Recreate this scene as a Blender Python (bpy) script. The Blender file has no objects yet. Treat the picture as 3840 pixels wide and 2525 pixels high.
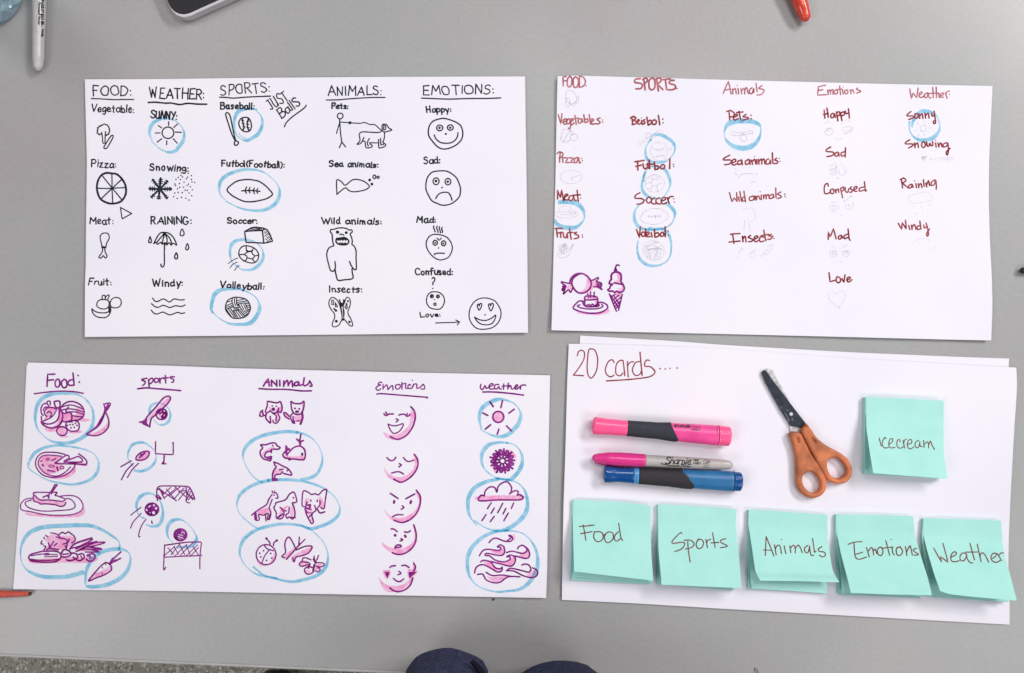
import bpy, bmesh, math, random
from mathutils import Vector, Matrix, noise
R=random.Random(7); S=bpy.context.scene; C=S.collection
PX=3870.0; H=0.85                      # photo pixels per metre on the table, camera height above the table
# ------------------------------------------------------------------ camera, world, lamps, exposure
cam=bpy.data.cameras.new('camera'); co=bpy.data.objects.new('camera',cam); C.objects.link(co)
cam.sensor_width=36; cam.lens=36*H/(3840/PX); cam.clip_start=.01; cam.clip_end=50
co.location=(0,0,H); co.rotation_euler=(0,0,0); S.camera=co
W_=bpy.data.worlds.new('World'); S.world=W_; W_.use_nodes=True
W_.node_tree.nodes['Background'].inputs[0].default_value=(.93,.95,1,1)
W_.node_tree.nodes['Background'].inputs[1].default_value=.11
def lamp(name,loc,size,power,col,tgt=(0,0,0)):
    l=bpy.data.lights.new(name,'AREA'); l.shape='RECTANGLE'; l.size,l.size_y=size; l.energy=power; l.color=col
    o=bpy.data.objects.new(name,l); C.objects.link(o); o.location=loc
    o.rotation_euler=(Vector(tgt)-Vector(loc)).to_track_quat('-Z','Y').to_euler(); return o
lamp('ceiling_lamp',(2.1,1.5,2.25),(1.6,.5),71,(1,.98,.97))
lamp('ceiling_lamp',(.5,.9,2.5),(1.2,.3),16.5,(1,.98,.98))
lamp('ceiling_lamp',(-1.15,.9,1.6),(.3,1.0),4.2,(1,.98,.98))
lamp('ceiling_lamp',(1.35,-.9,1.7),(1.1,.9),13,(1,.98,.97))
lamp('ceiling_lamp',(-1.35,-.9,1.7),(1.1,.9),15.5,(1,.97,.96))
S.view_settings.view_transform='Standard'; S.view_settings.look='None'; S.view_settings.exposure=0; S.view_settings.gamma=1
S.cycles.transparent_max_bounces=48; S.cycles.max_bounces=8
# ------------------------------------------------------------------ helpers
def srgb(r,g,b): return tuple(((c/255)/12.92 if c<=10 else ((c/255+.055)/1.055)**2.4) for c in (r,g,b))
def P3(px,py,z=0.0):
    k=(H-z)/H; return Vector(((px-1920)/PX*k,(1262.5-py)/PX*k,z))
def mat(name,col,rough=.5,spec=.5,**k):
    m=bpy.data.materials.new(name); m.use_nodes=True; n=m.node_tree.nodes; b=n['Principled BSDF']
    b.inputs['Base Color'].default_value=(*col,1); b.inputs['Roughness'].default_value=rough
    b.inputs['Specular IOR Level'].default_value=spec
    for a,v in k.items(): b.inputs[a.replace('_',' ')].default_value=v
    return m
def vary(m,col2,scale=60,lo=.35,hi=.65,detail=4,bump=0,bscale=None,coords='Object'):
    nt=m.node_tree; n=nt.nodes; L=nt.links; b=n['Principled BSDF']; c1=tuple(b.inputs['Base Color'].default_value)
    t=n.new('ShaderNodeTexCoord'); z=n.new('ShaderNodeTexNoise'); z.inputs['Scale'].default_value=scale; z.inputs['Detail'].default_value=detail
    L.new(t.outputs[coords],z.inputs['Vector']); r=n.new('ShaderNodeValToRGB')
    r.color_ramp.elements[0].position=lo; r.color_ramp.elements[1].position=hi
    r.color_ramp.elements[0].color=c1; r.color_ramp.elements[1].color=(*col2,1)
    L.new(z.outputs['Fac'],r.inputs[0]); L.new(r.outputs[0],b.inputs['Base Color'])
    if bump:
        z2=n.new('ShaderNodeTexNoise'); z2.inputs['Scale'].default_value=bscale or scale*4; z2.inputs['Detail'].default_value=6
        L.new(t.outputs[coords],z2.inputs['Vector']); bp=n.new('ShaderNodeBump'); bp.inputs['Strength'].default_value=bump
        bp.inputs['Distance'].default_value=.0004; L.new(z2.outputs['Fac'],bp.inputs['Height']); L.new(bp.outputs[0],b.inputs['Normal'])
    return m
def tint(name,c1,c2,scale=500,lo=.35,hi=.65,body=0):
    # ink soaked into paper: lets the sheet show through, tinted; light passes it twice, so colours are square roots
    m=bpy.data.materials.new(name); m.use_nodes=True; nt=m.node_tree; n=nt.nodes; n.clear(); L=nt.links
    o=n.new('ShaderNodeOutputMaterial'); t=n.new('ShaderNodeBsdfTransparent'); tc=n.new('ShaderNodeTexCoord')
    z=n.new('ShaderNodeTexNoise'); z.inputs['Scale'].default_value=scale; z.inputs['Detail'].default_value=3
    r=n.new('ShaderNodeValToRGB'); r.color_ramp.elements[0].position=lo; r.color_ramp.elements[1].position=hi
    r.color_ramp.elements[0].color=(*[v**.5 for v in c1],1); r.color_ramp.elements[1].color=(*[v**.5 for v in c2],1)
    L.new(tc.outputs['Object'],z.inputs['Vector']); L.new(z.outputs['Fac'],r.inputs[0]); L.new(r.outputs[0],t.inputs['Color'])
    if not body: L.new(t.outputs[0],o.inputs[0]); return m
    # denser pigment: mostly covers the sheet, so crossings hardly darken
    r2=n.new('ShaderNodeValToRGB'); r2.color_ramp.elements[0].position=lo; r2.color_ramp.elements[1].position=hi
    r2.color_ramp.elements[0].color=(*[v*.8 for v in c1],1); r2.color_ramp.elements[1].color=(*[v*.8 for v in c2],1)
    d=n.new('ShaderNodeBsdfDiffuse'); mx=n.new('ShaderNodeMixShader'); mx.inputs[0].default_value=body
    L.new(z.outputs['Fac'],r2.inputs[0]); L.new(r2.outputs[0],d.inputs['Color']); L.new(t.outputs[0],mx.inputs[1]); L.new(d.outputs[0],mx.inputs[2]); L.new(mx.outputs[0],o.inputs[0])
    return m
M={}
M['black']=tint('black_marker_ink',(.016,.020,.032),(.045,.052,.068),160,body=.85)
M['red']=tint('dark_red_marker_ink',(.28,.022,.030),(.52,.12,.13),130,body=.85)
M['pale_red']=tint('faded_red_marker_ink',(.46,.10,.12),(.68,.27,.30),130,body=.85)
M['purple']=tint('purple_marker_ink',(.22,.012,.20),(.42,.055,.40),130,body=.85)
M['pencil']=tint('pencil_lead',(.45,.45,.47),(.78,.78,.80),400)
M['blue']=tint('blue_highlighter_ink',(.22,.57,.74),(.42,.75,.87),190,.32,.62)
M['pink']=tint('pink_highlighter_ink',(1,.36,.60),(1,.62,.80),220,.32,.60)
M['brown']=tint('brown_ballpoint_ink',(.16,.06,.06),(.38,.13,.12),300,body=.85)
M['print']=mat('black_print',(.02,.02,.022),.45)
M['paper']=vary(mat('white_paper',(.79,.775,.865),.85,.15),(.84,.805,.875),7,.3,.7,3,.25,500)
def add(name,me,m=None,parent=None,**k):
    o=bpy.data.objects.new(name,me); C.objects.link(o)
    if m is not None: me.materials.append(m)
    if parent is not None: o.parent=parent
    for a,v in k.items(): o[a]=v
    return o
def mesh(name,v,f,smooth=False):
    me=bpy.data.meshes.new(name); me.from_pydata([tuple(p) for p in v],[],f); me.update()
    if smooth: me.polygons.foreach_set('use_smooth',[True]*len(me.polygons))
    return me
def thing(name,label,cat,loc=(0,0,0),group=None):
    o=bpy.data.objects.new(name,None); C.objects.link(o); o.empty_display_size=.02; o.location=loc
    o['label']=label; o['category']=cat
    if group: o['group']=group
    return o
def catmull(p,closed=False,n=5):
    if len(p)<3 and not closed: return list(p)
    q=[]; N=len(p)
    for i in range(N if closed else N-1):
        g=lambda j: p[j%N] if closed else p[max(0,min(N-1,j))]
        a,b,c,d=g(i-1),g(i),g(i+1),g(i+2)
        for k in range(n):
            t=k/n; t2=t*t; t3=t2*t
            q.append(tuple(.5*(2*b[j]+(c[j]-a[j])*t+(2*a[j]-5*b[j]+4*c[j]-d[j])*t2+(3*b[j]-a[j]-3*c[j]+d[j])*t3) for j in (0,1)))
    q.append(tuple(p[0]) if closed else tuple(p[-1])); return q
# ------------------------------------------------------------------ single-stroke handwriting alphabet (x right, y up, capital height 1)
G={}
def g(ch,w,s): G[ch]=(w,[(x.startswith('l'),[tuple(map(float,q.split(','))) for q in x.lstrip('l ').split()]) for x in s.split(';')])
g('A',.7,'l0,0 .35,1 .7,0;l.12,.36 .6,.36');g('B',.6,'l.05,0 .05,1;.02,1 .4,1 .52,.78 .38,.55 .08,.52;.08,.52 .45,.5 .6,.27 .45,.03 .03,0')
g('C',.62,'.6,.82 .42,1 .18,.92 .02,.55 .1,.15 .32,0 .6,.1');g('D',.66,'l.05,0 .05,1;.03,1 .35,.97 .62,.7 .62,.35 .38,.05 .02,0')
g('E',.55,'l.55,1 .05,1 .05,0 .58,0;l.05,.52 .45,.52');g('F',.55,'l.57,1 .05,1 .05,0;l.05,.52 .45,.54')
g('G',.68,'.62,.85 .4,1 .15,.88 .02,.5 .12,.12 .4,0 .6,.15 .63,.42;l.4,.42 .68,.42');g('H',.6,'l.05,1 .03,0;l.58,1 .58,0;l.04,.5 .58,.52')
g('I',.14,'l.07,1 .07,0');g('J',.5,'.1,1 .5,.98;.38,1 .4,.3 .28,.02 .05,.12');g('K',.6,'l.05,1 .05,0;l.55,1 .08,.45 .6,0')
g('L',.5,'l.05,1 .05,0 .52,.02');g('M',.78,'l.02,0 .1,1 .38,.4 .66,1 .76,0');g('N',.62,'l.03,0 .05,1 .58,0 .6,1')
g('O',.7,'.35,1 .12,.88 .02,.5 .12,.1 .36,0 .62,.12 .7,.5 .6,.88 .35,1 .25,.97');g('P',.55,'l.06,0 .05,1;.02,.98 .38,1 .55,.76 .4,.5 .07,.46')
g('R',.6,'l.05,0 .05,1;.02,.98 .38,1 .52,.78 .38,.55 .07,.5;l.2,.5 .6,0');g('S',.55,'.52,.86 .34,1 .1,.92 .06,.7 .25,.56 .48,.42 .52,.18 .3,0 .02,.12')
g('T',.6,'l0,1 .62,1;l.31,1 .31,0');g('U',.6,'.04,1 .04,.3 .18,.02 .42,.05 .56,.3 .56,1;l.56,1 .58,0');g('V',.62,'l.02,1 .3,0 .6,1')
g('W',.88,'l.02,1 .2,0 .44,.8 .66,0 .88,1');g('Y',.55,'l.02,1 .28,.5;l.55,1 .15,0');g('Z',.5,'l0,1 .5,1 0,0 .52,0')
g('a',.46,'.42,.55 .22,.62 .04,.42 .05,.12 .2,0 .38,.12 .43,.4;l.44,.62 .42,.2 .5,0');g('b',.45,'l.05,1 .05,.02;.05,.45 .25,.6 .43,.42 .4,.1 .2,0 .05,.1')
g('c',.4,'.4,.5 .24,.62 .05,.45 .04,.15 .2,0 .42,.08');g('d',.48,'.42,.52 .22,.6 .04,.4 .06,.1 .22,0 .4,.14;l.43,1 .43,.15 .5,0')
g('e',.42,'.06,.3 .38,.36 .36,.56 .2,.62 .04,.42 .06,.12 .22,0 .44,.1');g('f',.4,'.42,.92 .28,1 .18,.8 .18,0;l0,.55 .38,.58')
g('g',.45,'.42,.52 .22,.62 .04,.42 .07,.12 .22,.04 .4,.2;.42,.6 .42,-.1 .3,-.36 .08,-.3');g('h',.44,'l.05,1 .05,0;.05,.4 .24,.6 .4,.45 .42,0')
g('i',.1,'l.05,.6 .05,0;l.04,.84 .06,.86');g('\u0131',.1,'l.05,.6 .05,0');g('j',.25,'.18,.6 .18,-.2 .02,-.32;l.17,.84 .19,.86');g('k',.42,'l.05,1 .05,0;l.38,.6 .07,.3 .42,0')
g('l',.1,'l.05,1 .05,0');g('m',.7,'l.04,.62 .05,0;.05,.4 .2,.6 .34,.48 .35,0;.36,.42 .5,.6 .65,.46 .68,0');g('n',.44,'l.04,.62 .05,0;.05,.4 .24,.6 .4,.46 .42,0')
g('o',.46,'.23,.6 .06,.48 .03,.2 .2,0 .4,.12 .44,.4 .3,.6 .2,.6');g('p',.45,'l.05,.6 .06,-.38;.05,.42 .24,.6 .43,.42 .38,.12 .2,.02 .06,.12')
g('r',.36,'l.05,.6 .05,0;.05,.36 .18,.56 .38,.58');g('s',.38,'.36,.54 .2,.62 .05,.5 .2,.34 .36,.2 .26,.02 .02,.06');g('t',.4,'l.2,.95 .2,.08 .26,0;l.02,.62 .4,.64')
g('u',.46,'.04,.6 .05,.15 .2,0 .38,.14 .42,.6;l.42,.6 .45,0');g('v',.44,'l.02,.6 .2,0 .42,.6');g('w',.66,'l.02,.6 .16,0 .33,.5 .5,0 .65,.62')
g('x',.4,'l.02,.6 .4,0;l.4,.6 0,0');g('y',.44,'l.02,.6 .22,.05;l.44,.62 .12,-.38');g('z',.42,'l.03,.6 .4,.6 .02,0 .44,0')
g(':',.12,'l.05,.5 .07,.52;l.06,.08 .08,.1');g('.',.12,'l.05,.03 .07,.05');g('(',.22,'.2,1.02 .04,.7 .05,.25 .16,-.05');g(')',.22,'.02,1.02 .2,.7 .18,.25 .05,-.12')
# ------------------------------------------------------------------ ink: flat ribbons lying on a surface
class Surf:      # a surface that carries ink; zf(x,y) is its height
    def __init__(s,root,zf): s.root=root; s.zf=zf; s.k=0
    def pt(s,px,py):
        z=0
        for _ in range(3):
            p=P3(px,py,z); z=s.zf(p.x,p.y)
        return P3(px,py,z)
CUR=None; T=(0,0); K='black'
def tp(q):
    sc=T[2] if len(T)>2 else 3.9133
    return (T[0]+q[0]/sc,T[1]+q[1]/sc)
LIFT={'pencil':3.0e-5,'pink':4.5e-5,'blue':6.5e-5,'red':1.1e-4,'pale_red':1.1e-4,'purple':1.1e-4,'black':1.1e-4,'brown':8e-5,'print':1.3e-4,'white':1.7e-4}
class Ink:
    def __init__(s,kk): s.v=[];s.f=[];s.kk=kk; s.step()
    def step(s):
        CUR.k+=1; s.z=LIFT[s.kk]+(CUR.k%9)*(3.5e-6 if s.kk!='blue' else 2.5e-6)
    def ribbon(s,pts,w,nib=None,wmin=0,jit=.06,caps=True):
        s.step(); sc=T[2] if len(T)>2 else 3.9133
        # drop near-duplicates
        q=[pts[0]]
        for p in pts[1:]:
            if math.dist(p,q[-1])>.8: q.append(p)
        if len(q)<2: return s.dot(q[0],w/2)
        n=len(q); L=[];Rr=[]; ws=[]
        for i in range(n):
            a=q[max(0,i-1)];b=q[min(n-1,i+1)]; dx,dy=b[0]-a[0],b[1]-a[1]; d=math.hypot(dx,dy) or 1; dx/=d;dy/=d
            ww=w
            if nib:
                nx,ny=nib; m=math.hypot(nx,ny); ww=max(wmin,w*abs(dx*ny-dy*nx)/m)
            ww*=1+jit*noise.noise(Vector((q[i][0]*.03,q[i][1]*.03,CUR.k)))*2
            ww*={'blue':1.18,'purple':1.02,'black':.90,'red':.92,'pale_red':.92}.get(s.kk,1)
            ws.append((ww,dx,dy))
        if nib:
            for _ in range(3): ws=[((ws[max(0,i-1)][0]+ws[i][0]*2+ws[min(n-1,i+1)][0])/4,ws[i][1],ws[i][2]) for i in range(n)]
        b0=len(s.v)
        def av(x,y,zz):
            p=CUR.pt(*tp((x,y))); s.v.append((p.x,p.y,p.z+zz))
        for i,(ww,dx,dy) in enumerate(ws):
            zz=s.z+i*(2e-7)
            av(q[i][0]-dy*ww/2,q[i][1]+dx*ww/2,zz); av(q[i][0]+dy*ww/2,q[i][1]-dx*ww/2,zz)
        for i in range(n-1): a=b0+2*i; s.f.append((a,a+2,a+3,a+1))
        if caps and not (nib and ws[0][0]<w*.5):
            for e in (0,n-1):
                ww,dx,dy=ws[e]; sg=-1 if e==0 else 1; c=len(s.v); r=ww/2
                for k in range(1,6):
                    t=math.pi*k/6; cx,cy=math.cos(t),math.sin(t)*sg*(.35 if nib else 1)
                    av(q[e][0]-dy*r*cx+dx*r*cy,q[e][1]+dx*r*cx+dy*r*cy,s.z+e*2e-7)
                a=b0+2*e; fan=(a,c,c+1,c+2,c+3,c+4,a+1); s.f.append(fan if sg<0 else fan[::-1])
    def fix(s):      # every face looks up
        for i,f in enumerate(s.f):
            ar=0
            for j in range(len(f)):
                a,b=s.v[f[j]],s.v[f[(j+1)%len(f)]]; ar+=a[0]*b[1]-b[0]*a[1]
            if ar<0: s.f[i]=tuple(reversed(f))
    def dot(s,c,r,ry=None,n=12):
        s.step(); b0=len(s.v)
        for k in range(n):
            t=2*math.pi*k/n; j=1+.1*R.uniform(-1,1); p=CUR.pt(*tp((c[0]+r*j*math.cos(t),c[1]+(ry or r)*j*math.sin(t)))); s.v.append((p.x,p.y,p.z+s.z))
        s.f.append(tuple(range(b0,b0+n)))
    def fill(s,p):
        s.step(); b0=len(s.v)
        for x,y in p:
            q=CUR.pt(*tp((x,y))); s.v.append((q.x,q.y,q.z+s.z))
        from mathutils.geometry import tessellate_polygon
        for t in tessellate_polygon([[Vector((x,y,0)) for x,y in p]]): s.f.append(tuple(b0+i for i in t))
    def obj(s,name,label=None,m=None):
        s.fix(); k={'label':label} if label else {}
        return add(name,mesh(name,s.v,s.f),m or M[s.kk],CUR.root,**k)
def ell(cx,cy,rx,ry,n=26):
    a0=R.uniform(0,6); return [(cx+rx*math.cos(a0+2*math.pi*k/n)*(1+.02*math.sin(3*k)),cy+ry*math.sin(a0+2*math.pi*k/n)) for k in range(n+2)]
def num(t): return [tuple(map(float,q.split(','))) for q in t]
def S_(name,strokes,kk=None,w0=20,label=None):
    ink=Ink(kk or K); holes=None
    for st in (x for s in strokes for x in s.split('/')):
        tk=st.split()
        if not tk: continue
        w=w0; mode='o'
        while tk and not (tk[0][0].isdigit() or tk[0][0]=='-'):
            t=tk.pop(0)
            if t[0]=='w': w=float(t[1:])
            else: mode=t
        if mode=='d':
            r=float(tk[0]); [ink.dot(c,r) for c in num(tk[1:])]; continue
        if mode=='e':
            (cx,cy),(rx,ry)=num(tk); ink.ribbon(ell(cx,cy,rx,ry),w); continue
        p=num(tk)
        if mode=='f': ink.fill(p)
        elif mode=='h':
            if holes is None: holes=Ink('white')
            holes.fill(p)
        elif mode=='l':
            q=[p[0]]
            for a,b in zip(p,p[1:]):
                m_=max(2,int(math.dist(a,b)/30)); nx=R.uniform(-1,1)*.012*math.dist(a,b)
                for k in range(1,m_+1):
                    t=k/m_; o=nx*math.sin(math.pi*t); q.append((a[0]+(b[0]-a[0])*t+o,a[1]+(b[1]-a[1])*t+o))
            ink.ribbon(q,w)
        elif mode=='p':
            for a,b in zip(p,p[1:]+p[:1]): ink.ribbon([a,b],w)
        else: ink.ribbon(catmull(p,mode=='c'),w)
    o=ink.obj(name,label)
    if holes: holes.obj('bare_paper_patch',None,M['paper'])
    return o
def S(name,*st,**k): return S_(name,st,**k)
def P(name,*st): return S_(name,st,'pencil',9)
def B(name,st,nib=(1,1)):
    ink=Ink('blue')
    for x in st.split('/'):
        tk=x.split(); w=float(tk[0]); wm=float(tk[1]); p=num(tk[2:])
        ink.ribbon(catmull(p,False,8),w,nib,max(wm,w*.22),.1)
    return ink.obj(name)
def F(name,*polys,kk='pink'):
    for x in polys:
        ink=Ink(kk)
        tk=x.split()
        if tk[0]=='e':
            (cx,cy),(rx,ry)=num(tk[1:]); ink.fill(ell(cx,cy,rx,ry,30)[:30])
        else: ink.fill(catmull(num(tk),True,4)[:-1])
        ink.obj(name)
def W(text,x1,y1,x2,y2,h,w=22,sl=0.,cur=0,kk=None,nm='handwritten_word',lab=True,wob=1.,sp=.17):
    ink=Ink(kk or K); adv=[]; x=0
    for ch in text:
        if ch==' ': adv.append(x); x+=.42; continue
        adv.append(x); x+=G[ch][0]+(sp if not cur else .05)
    x-=sp if not cur else .05
    L=math.hypot(x2-x1,y2-y1); ux,uy=(x2-x1)/L,(y2-y1)/L; kx=L/x
    for ch,a in zip(text,adv):
        if ch==' ': continue
        r=R.uniform(-.07,.07)*wob; dy=R.uniform(-.055,.055)*wob; hs=1+R.uniform(-.08,.08)*wob; wx=1+R.uniform(-.12,.08)*wob; sd=R.uniform(0,99); sg=R.uniform(-.07,.07)*wob
        for sharp,p in G[ch][1]:
            q=[]
            for (gx,gy) in (p if sharp else catmull(p,False,5)):
                nv=noise.noise_vector(Vector((gx*2.2+sd,gy*2.2,sd)))*.075*wob; gx=gx*wx+nv.x; gy=gy*hs+dy+nv.y; X=(a+gx+gy*(sl+sg))*kx+gy*h*r; Y=gy*h-(gx-.3)*kx*r*.6
                q.append((x1+ux*X+uy*Y,y1+uy*X-ux*Y))
            if sharp:
                for s0,s1 in zip(q,q[1:]):
                    m_=max(1,int(math.dist(s0,s1)/26)); bx=R.uniform(-1,1)*.02*math.dist(s0,s1)*wob
                    ink.ribbon([(s0[0]+(s1[0]-s0[0])*t/m_+bx*math.sin(math.pi*t/m_),s0[1]+(s1[1]-s0[1])*t/m_) for t in range(m_+1)],w*R.uniform(.92,1.08),jit=.08)
            else: ink.ribbon(q,w*R.uniform(.92,1.08),jit=.08)
    return ink.obj(nm,('the written word %s'%text.rstrip(':.')) if lab else None)
def PW(*a): return W(*a,w=7,kk='pencil')
# ------------------------------------------------------------------ floor, table
fm=mat('terrazzo',srgb(118,118,104),.5); nt=fm.node_tree; n=nt.nodes; L=nt.links
tc=n.new('ShaderNodeTexCoord'); prev=None
base=n.new('ShaderNodeRGB'); base.outputs[0].default_value=(*srgb(186,186,170),1); cur=base.outputs[0]
for sc,thr,colr in ((150,.50,srgb(140,142,128)),(190,.47,srgb(232,230,218)),(130,.40,srgb(244,242,234)),(300,.42,srgb(156,158,146))):
    v=n.new('ShaderNodeTexVoronoi'); v.inputs['Scale'].default_value=sc; L.new(tc.outputs['Object'],v.inputs['Vector'])
    w=n.new('ShaderNodeSeparateColor'); L.new(v.outputs['Color'],w.inputs[0])
    a=n.new('ShaderNodeMath'); a.operation='LESS_THAN'; a.inputs[1].default_value=thr; L.new(v.outputs['Distance'],a.inputs[0])
    b=n.new('ShaderNodeMath'); b.operation='GREATER_THAN'; b.inputs[1].default_value=.62; L.new(w.outputs[0],b.inputs[0])
    c=n.new('ShaderNodeMath'); c.operation='MULTIPLY'; L.new(a.outputs[0],c.inputs[0]); L.new(b.outputs[0],c.inputs[1])
    mx=n.new('ShaderNodeMix'); mx.data_type='RGBA'; L.new(c.outputs[0],mx.inputs[0]); L.new(cur,mx.inputs[6]); mx.inputs[7].default_value=(*colr,1); cur=mx.outputs[2]
L.new(cur,n['Principled BSDF'].inputs['Base Color'])
add('floor',mesh('floor',[(-4,-4,-.75),(4,-4,-.75),(4,4,-.75),(-4,4,-.75)],[(0,1,2,3)]),fm,kind='structure')
def slab(name,m,x0,x1,y0,y1,z0,z1,parent,bev=.0,mx=Matrix(),seg=3):
    bm=bmesh.new(); bmesh.ops.create_cube(bm,size=1)
    for v in bm.verts: v.co=Vector((x0+(v.co.x+.5)*(x1-x0),y0+(v.co.y+.5)*(y1-y0),z0+(v.co.z+.5)*(z1-z0)))
    if bev: bmesh.ops.bevel(bm,geom=bm.edges[:]+bm.verts[:],offset=bev,segments=seg,affect='EDGES',profile=.5)
    bmesh.ops.transform(bm,matrix=mx,verts=bm.verts); me=bpy.data.meshes.new(name); bm.to_mesh(me); bm.free()
    if bev: me.polygons.foreach_set('use_smooth',[True]*len(me.polygons))
    return add(name,me,m,parent)
tm=vary(mat('grey_laminate',(.357,.353,.356),.34,.5),(.385,.38,.383),260,.3,.7,5,.10,1500)
nt=tm.node_tree; n=nt.nodes; L=nt.links; bs=n['Principled BSDF']; src=bs.inputs['Base Color'].links[0].from_socket
tc=n.new('ShaderNodeTexCoord'); 
def nz(sc,det,c0,c1,lo,hi,mode,fac,stretch=None):
    global src
    z=n.new('ShaderNodeTexNoise'); z.inputs['Scale'].default_value=sc; z.inputs['Detail'].default_value=det
    if stretch:
        mp=n.new('ShaderNodeMapping'); mp.inputs['Rotation'].default_value=(0,0,stretch[1]); mp.inputs['Scale'].default_value=stretch[0]; L.new(tc.outputs['Object'],mp.inputs[0]); L.new(mp.outputs[0],z.inputs['Vector'])
    else: L.new(tc.outputs['Object'],z.inputs['Vector'])
    r=n.new('ShaderNodeValToRGB'); r.color_ramp.elements[0].position=lo; r.color_ramp.elements[1].position=hi; r.color_ramp.elements[0].color=(*c0,1); r.color_ramp.elements[1].color=(*c1,1)
    L.new(z.outputs['Fac'],r.inputs[0]); mx=n.new('ShaderNodeMix'); mx.data_type='RGBA'; mx.blend_type=mode; mx.inputs[0].default_value=fac
    L.new(src,mx.inputs[6]); L.new(r.outputs[0],mx.inputs[7]); src=mx.outputs[2]; L.new(src,bs.inputs['Base Color']); return z
nz(7,3,(1.0,.95,.955),(.935,.98,.965),.38,.62,'MULTIPLY',1)          # faint pinkish and greenish mottling of the laminate
nz(3.2,2,(.90,.90,.90),(1,1,1),.32,.62,'MULTIPLY',1)
nz(900,2,(.86,.86,.86),(1,1,1),.30,.42,'MULTIPLY',1)                 # fine speckle
nz(26,3,(.86,.86,.85),(1,1,1),.235,.29,'MULTIPLY',1,((1,30,1),.5))   # sparse scuffs
nz(26,3,(.88,.88,.87),(1,1,1),.225,.28,'MULTIPLY',1,((28,1,1),-.3))
z=nz(5,4,(1,1,1),(1,1,1),.3,.7,'MULTIPLY',0); rr=n.new('ShaderNodeMapRange'); rr.inputs[1].default_value=.3; rr.inputs[2].default_value=.7; rr.inputs[3].default_value=.29; rr.inputs[4].default_value=.42
L.new(z.outputs['Fac'],rr.inputs[0]); L.new(rr.outputs[0],bs.inputs['Roughness'])
em=vary(mat('light_edge_band',(.46,.45,.45),.5,.3),(.40,.39,.39),80)
lm=mat('dark_table_leg',(.05,.05,.055),.4)
tb=thing('table','large grey laminate table that everything lies on','table',(0,0,-.75))
ang=math.atan2(-(2525-2468),1300); e0=P3(0,2468)
mx=Matrix.Translation((e0.x,e0.y,.75))@Matrix.Rotation(ang,4,'Z')
slab('tabletop',tm,-.45,1.65,.0045,1.15,-.030,0,tb,0,mx)
slab('edge_band',em,-.45,1.65,.0012,.0043,-.030,.0003,tb,.0012,mx)
for x,y in ((-.38,.08),(1.58,.08),(-.38,1.07),(1.58,1.07)): slab('leg',lm,x-.025,x+.025,y-.025,y+.025,-.75,-.031,tb,.002,mx)
# ------------------------------------------------------------------ paper sheets
def resample(p,n):
    d=[0]
    for a,b in zip(p,p[1:]): d.append(d[-1]+math.dist(a,b))
    o=[]
    for i in range(n+1):
        t=d[-1]*i/n; k=0
        while k<len(d)-2 and d[k+1]<t: k+=1
        f=(t-d[k])/((d[k+1]-d[k]) or 1); o.append((p[k][0]+(p[k+1][0]-p[k][0])*f,p[k][1]+(p[k+1][1]-p[k][1])*f))
    return o
def coons(top,bot,left,right,nu,nv,smooth=True):
    def c(p):
        p=resample(p,60)
        for _ in range(5): p=[p[0]]+[tuple((p[i-1][k]+2*p[i][k]+p[i+1][k])/4 for k in (0,1)) for i in range(1,60)]+[p[-1]]
        return p
    T0,B0,L0,R0=resample(c(top),nu),resample(c(bot),nu),resample(c(left),nv),resample(c(right),nv); o=[]
    for j in range(nv+1):
        v=j/nv
        for i in range(nu+1):
            u=i/nu; q=[]
            for k in (0,1):
                q.append((1-v)*T0[i][k]+v*B0[i][k]+(1-u)*L0[j][k]+u*R0[j][k]-((1-u)*(1-v)*T0[0][k]+u*(1-v)*T0[-1][k]+(1-u)*v*B0[0][k]+u*v*B0[-1][k]))
            o.append((q[0],q[1],u,v))
    return o
def gridmesh(name,pts,nu,nv,th,down=None):
    v=[Vector(p) for p in pts]; f=[]
    for j in range(nv):
        for i in range(nu):
            a=j*(nu+1)+i; f.append((a,a+nu+1,a+nu+2,a+1))
    N=len(v); v+=[p-Vector((0,0,th)) for p in v[:N]]; f+=[tuple(N+i for i in reversed(q)) for q in f[:]]
    rim=[i for i in range(nu+1)]+[j*(nu+1)+nu for j in range(1,nv+1)]+[nv*(nu+1)+i for i in range(nu-1,-1,-1)]+[j*(nu+1) for j in range(nv-1,0,-1)]
    M0=len(v); n_=len(rim); v+=[v[a] for a in rim]+[v[N+a] for a in rim]        # the cut edge has its own corners, so the face stays flat to its rim
    for i in range(n_): j=(i+1)%n_; f.append((M0+i,M0+j,M0+n_+j,M0+n_+i))
    return mesh(name,v,f)
def sstep(a,b,x):
    t=max(0,min(1,(x-a)/(b-a))); return t*t*(3-2*t)
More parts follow.
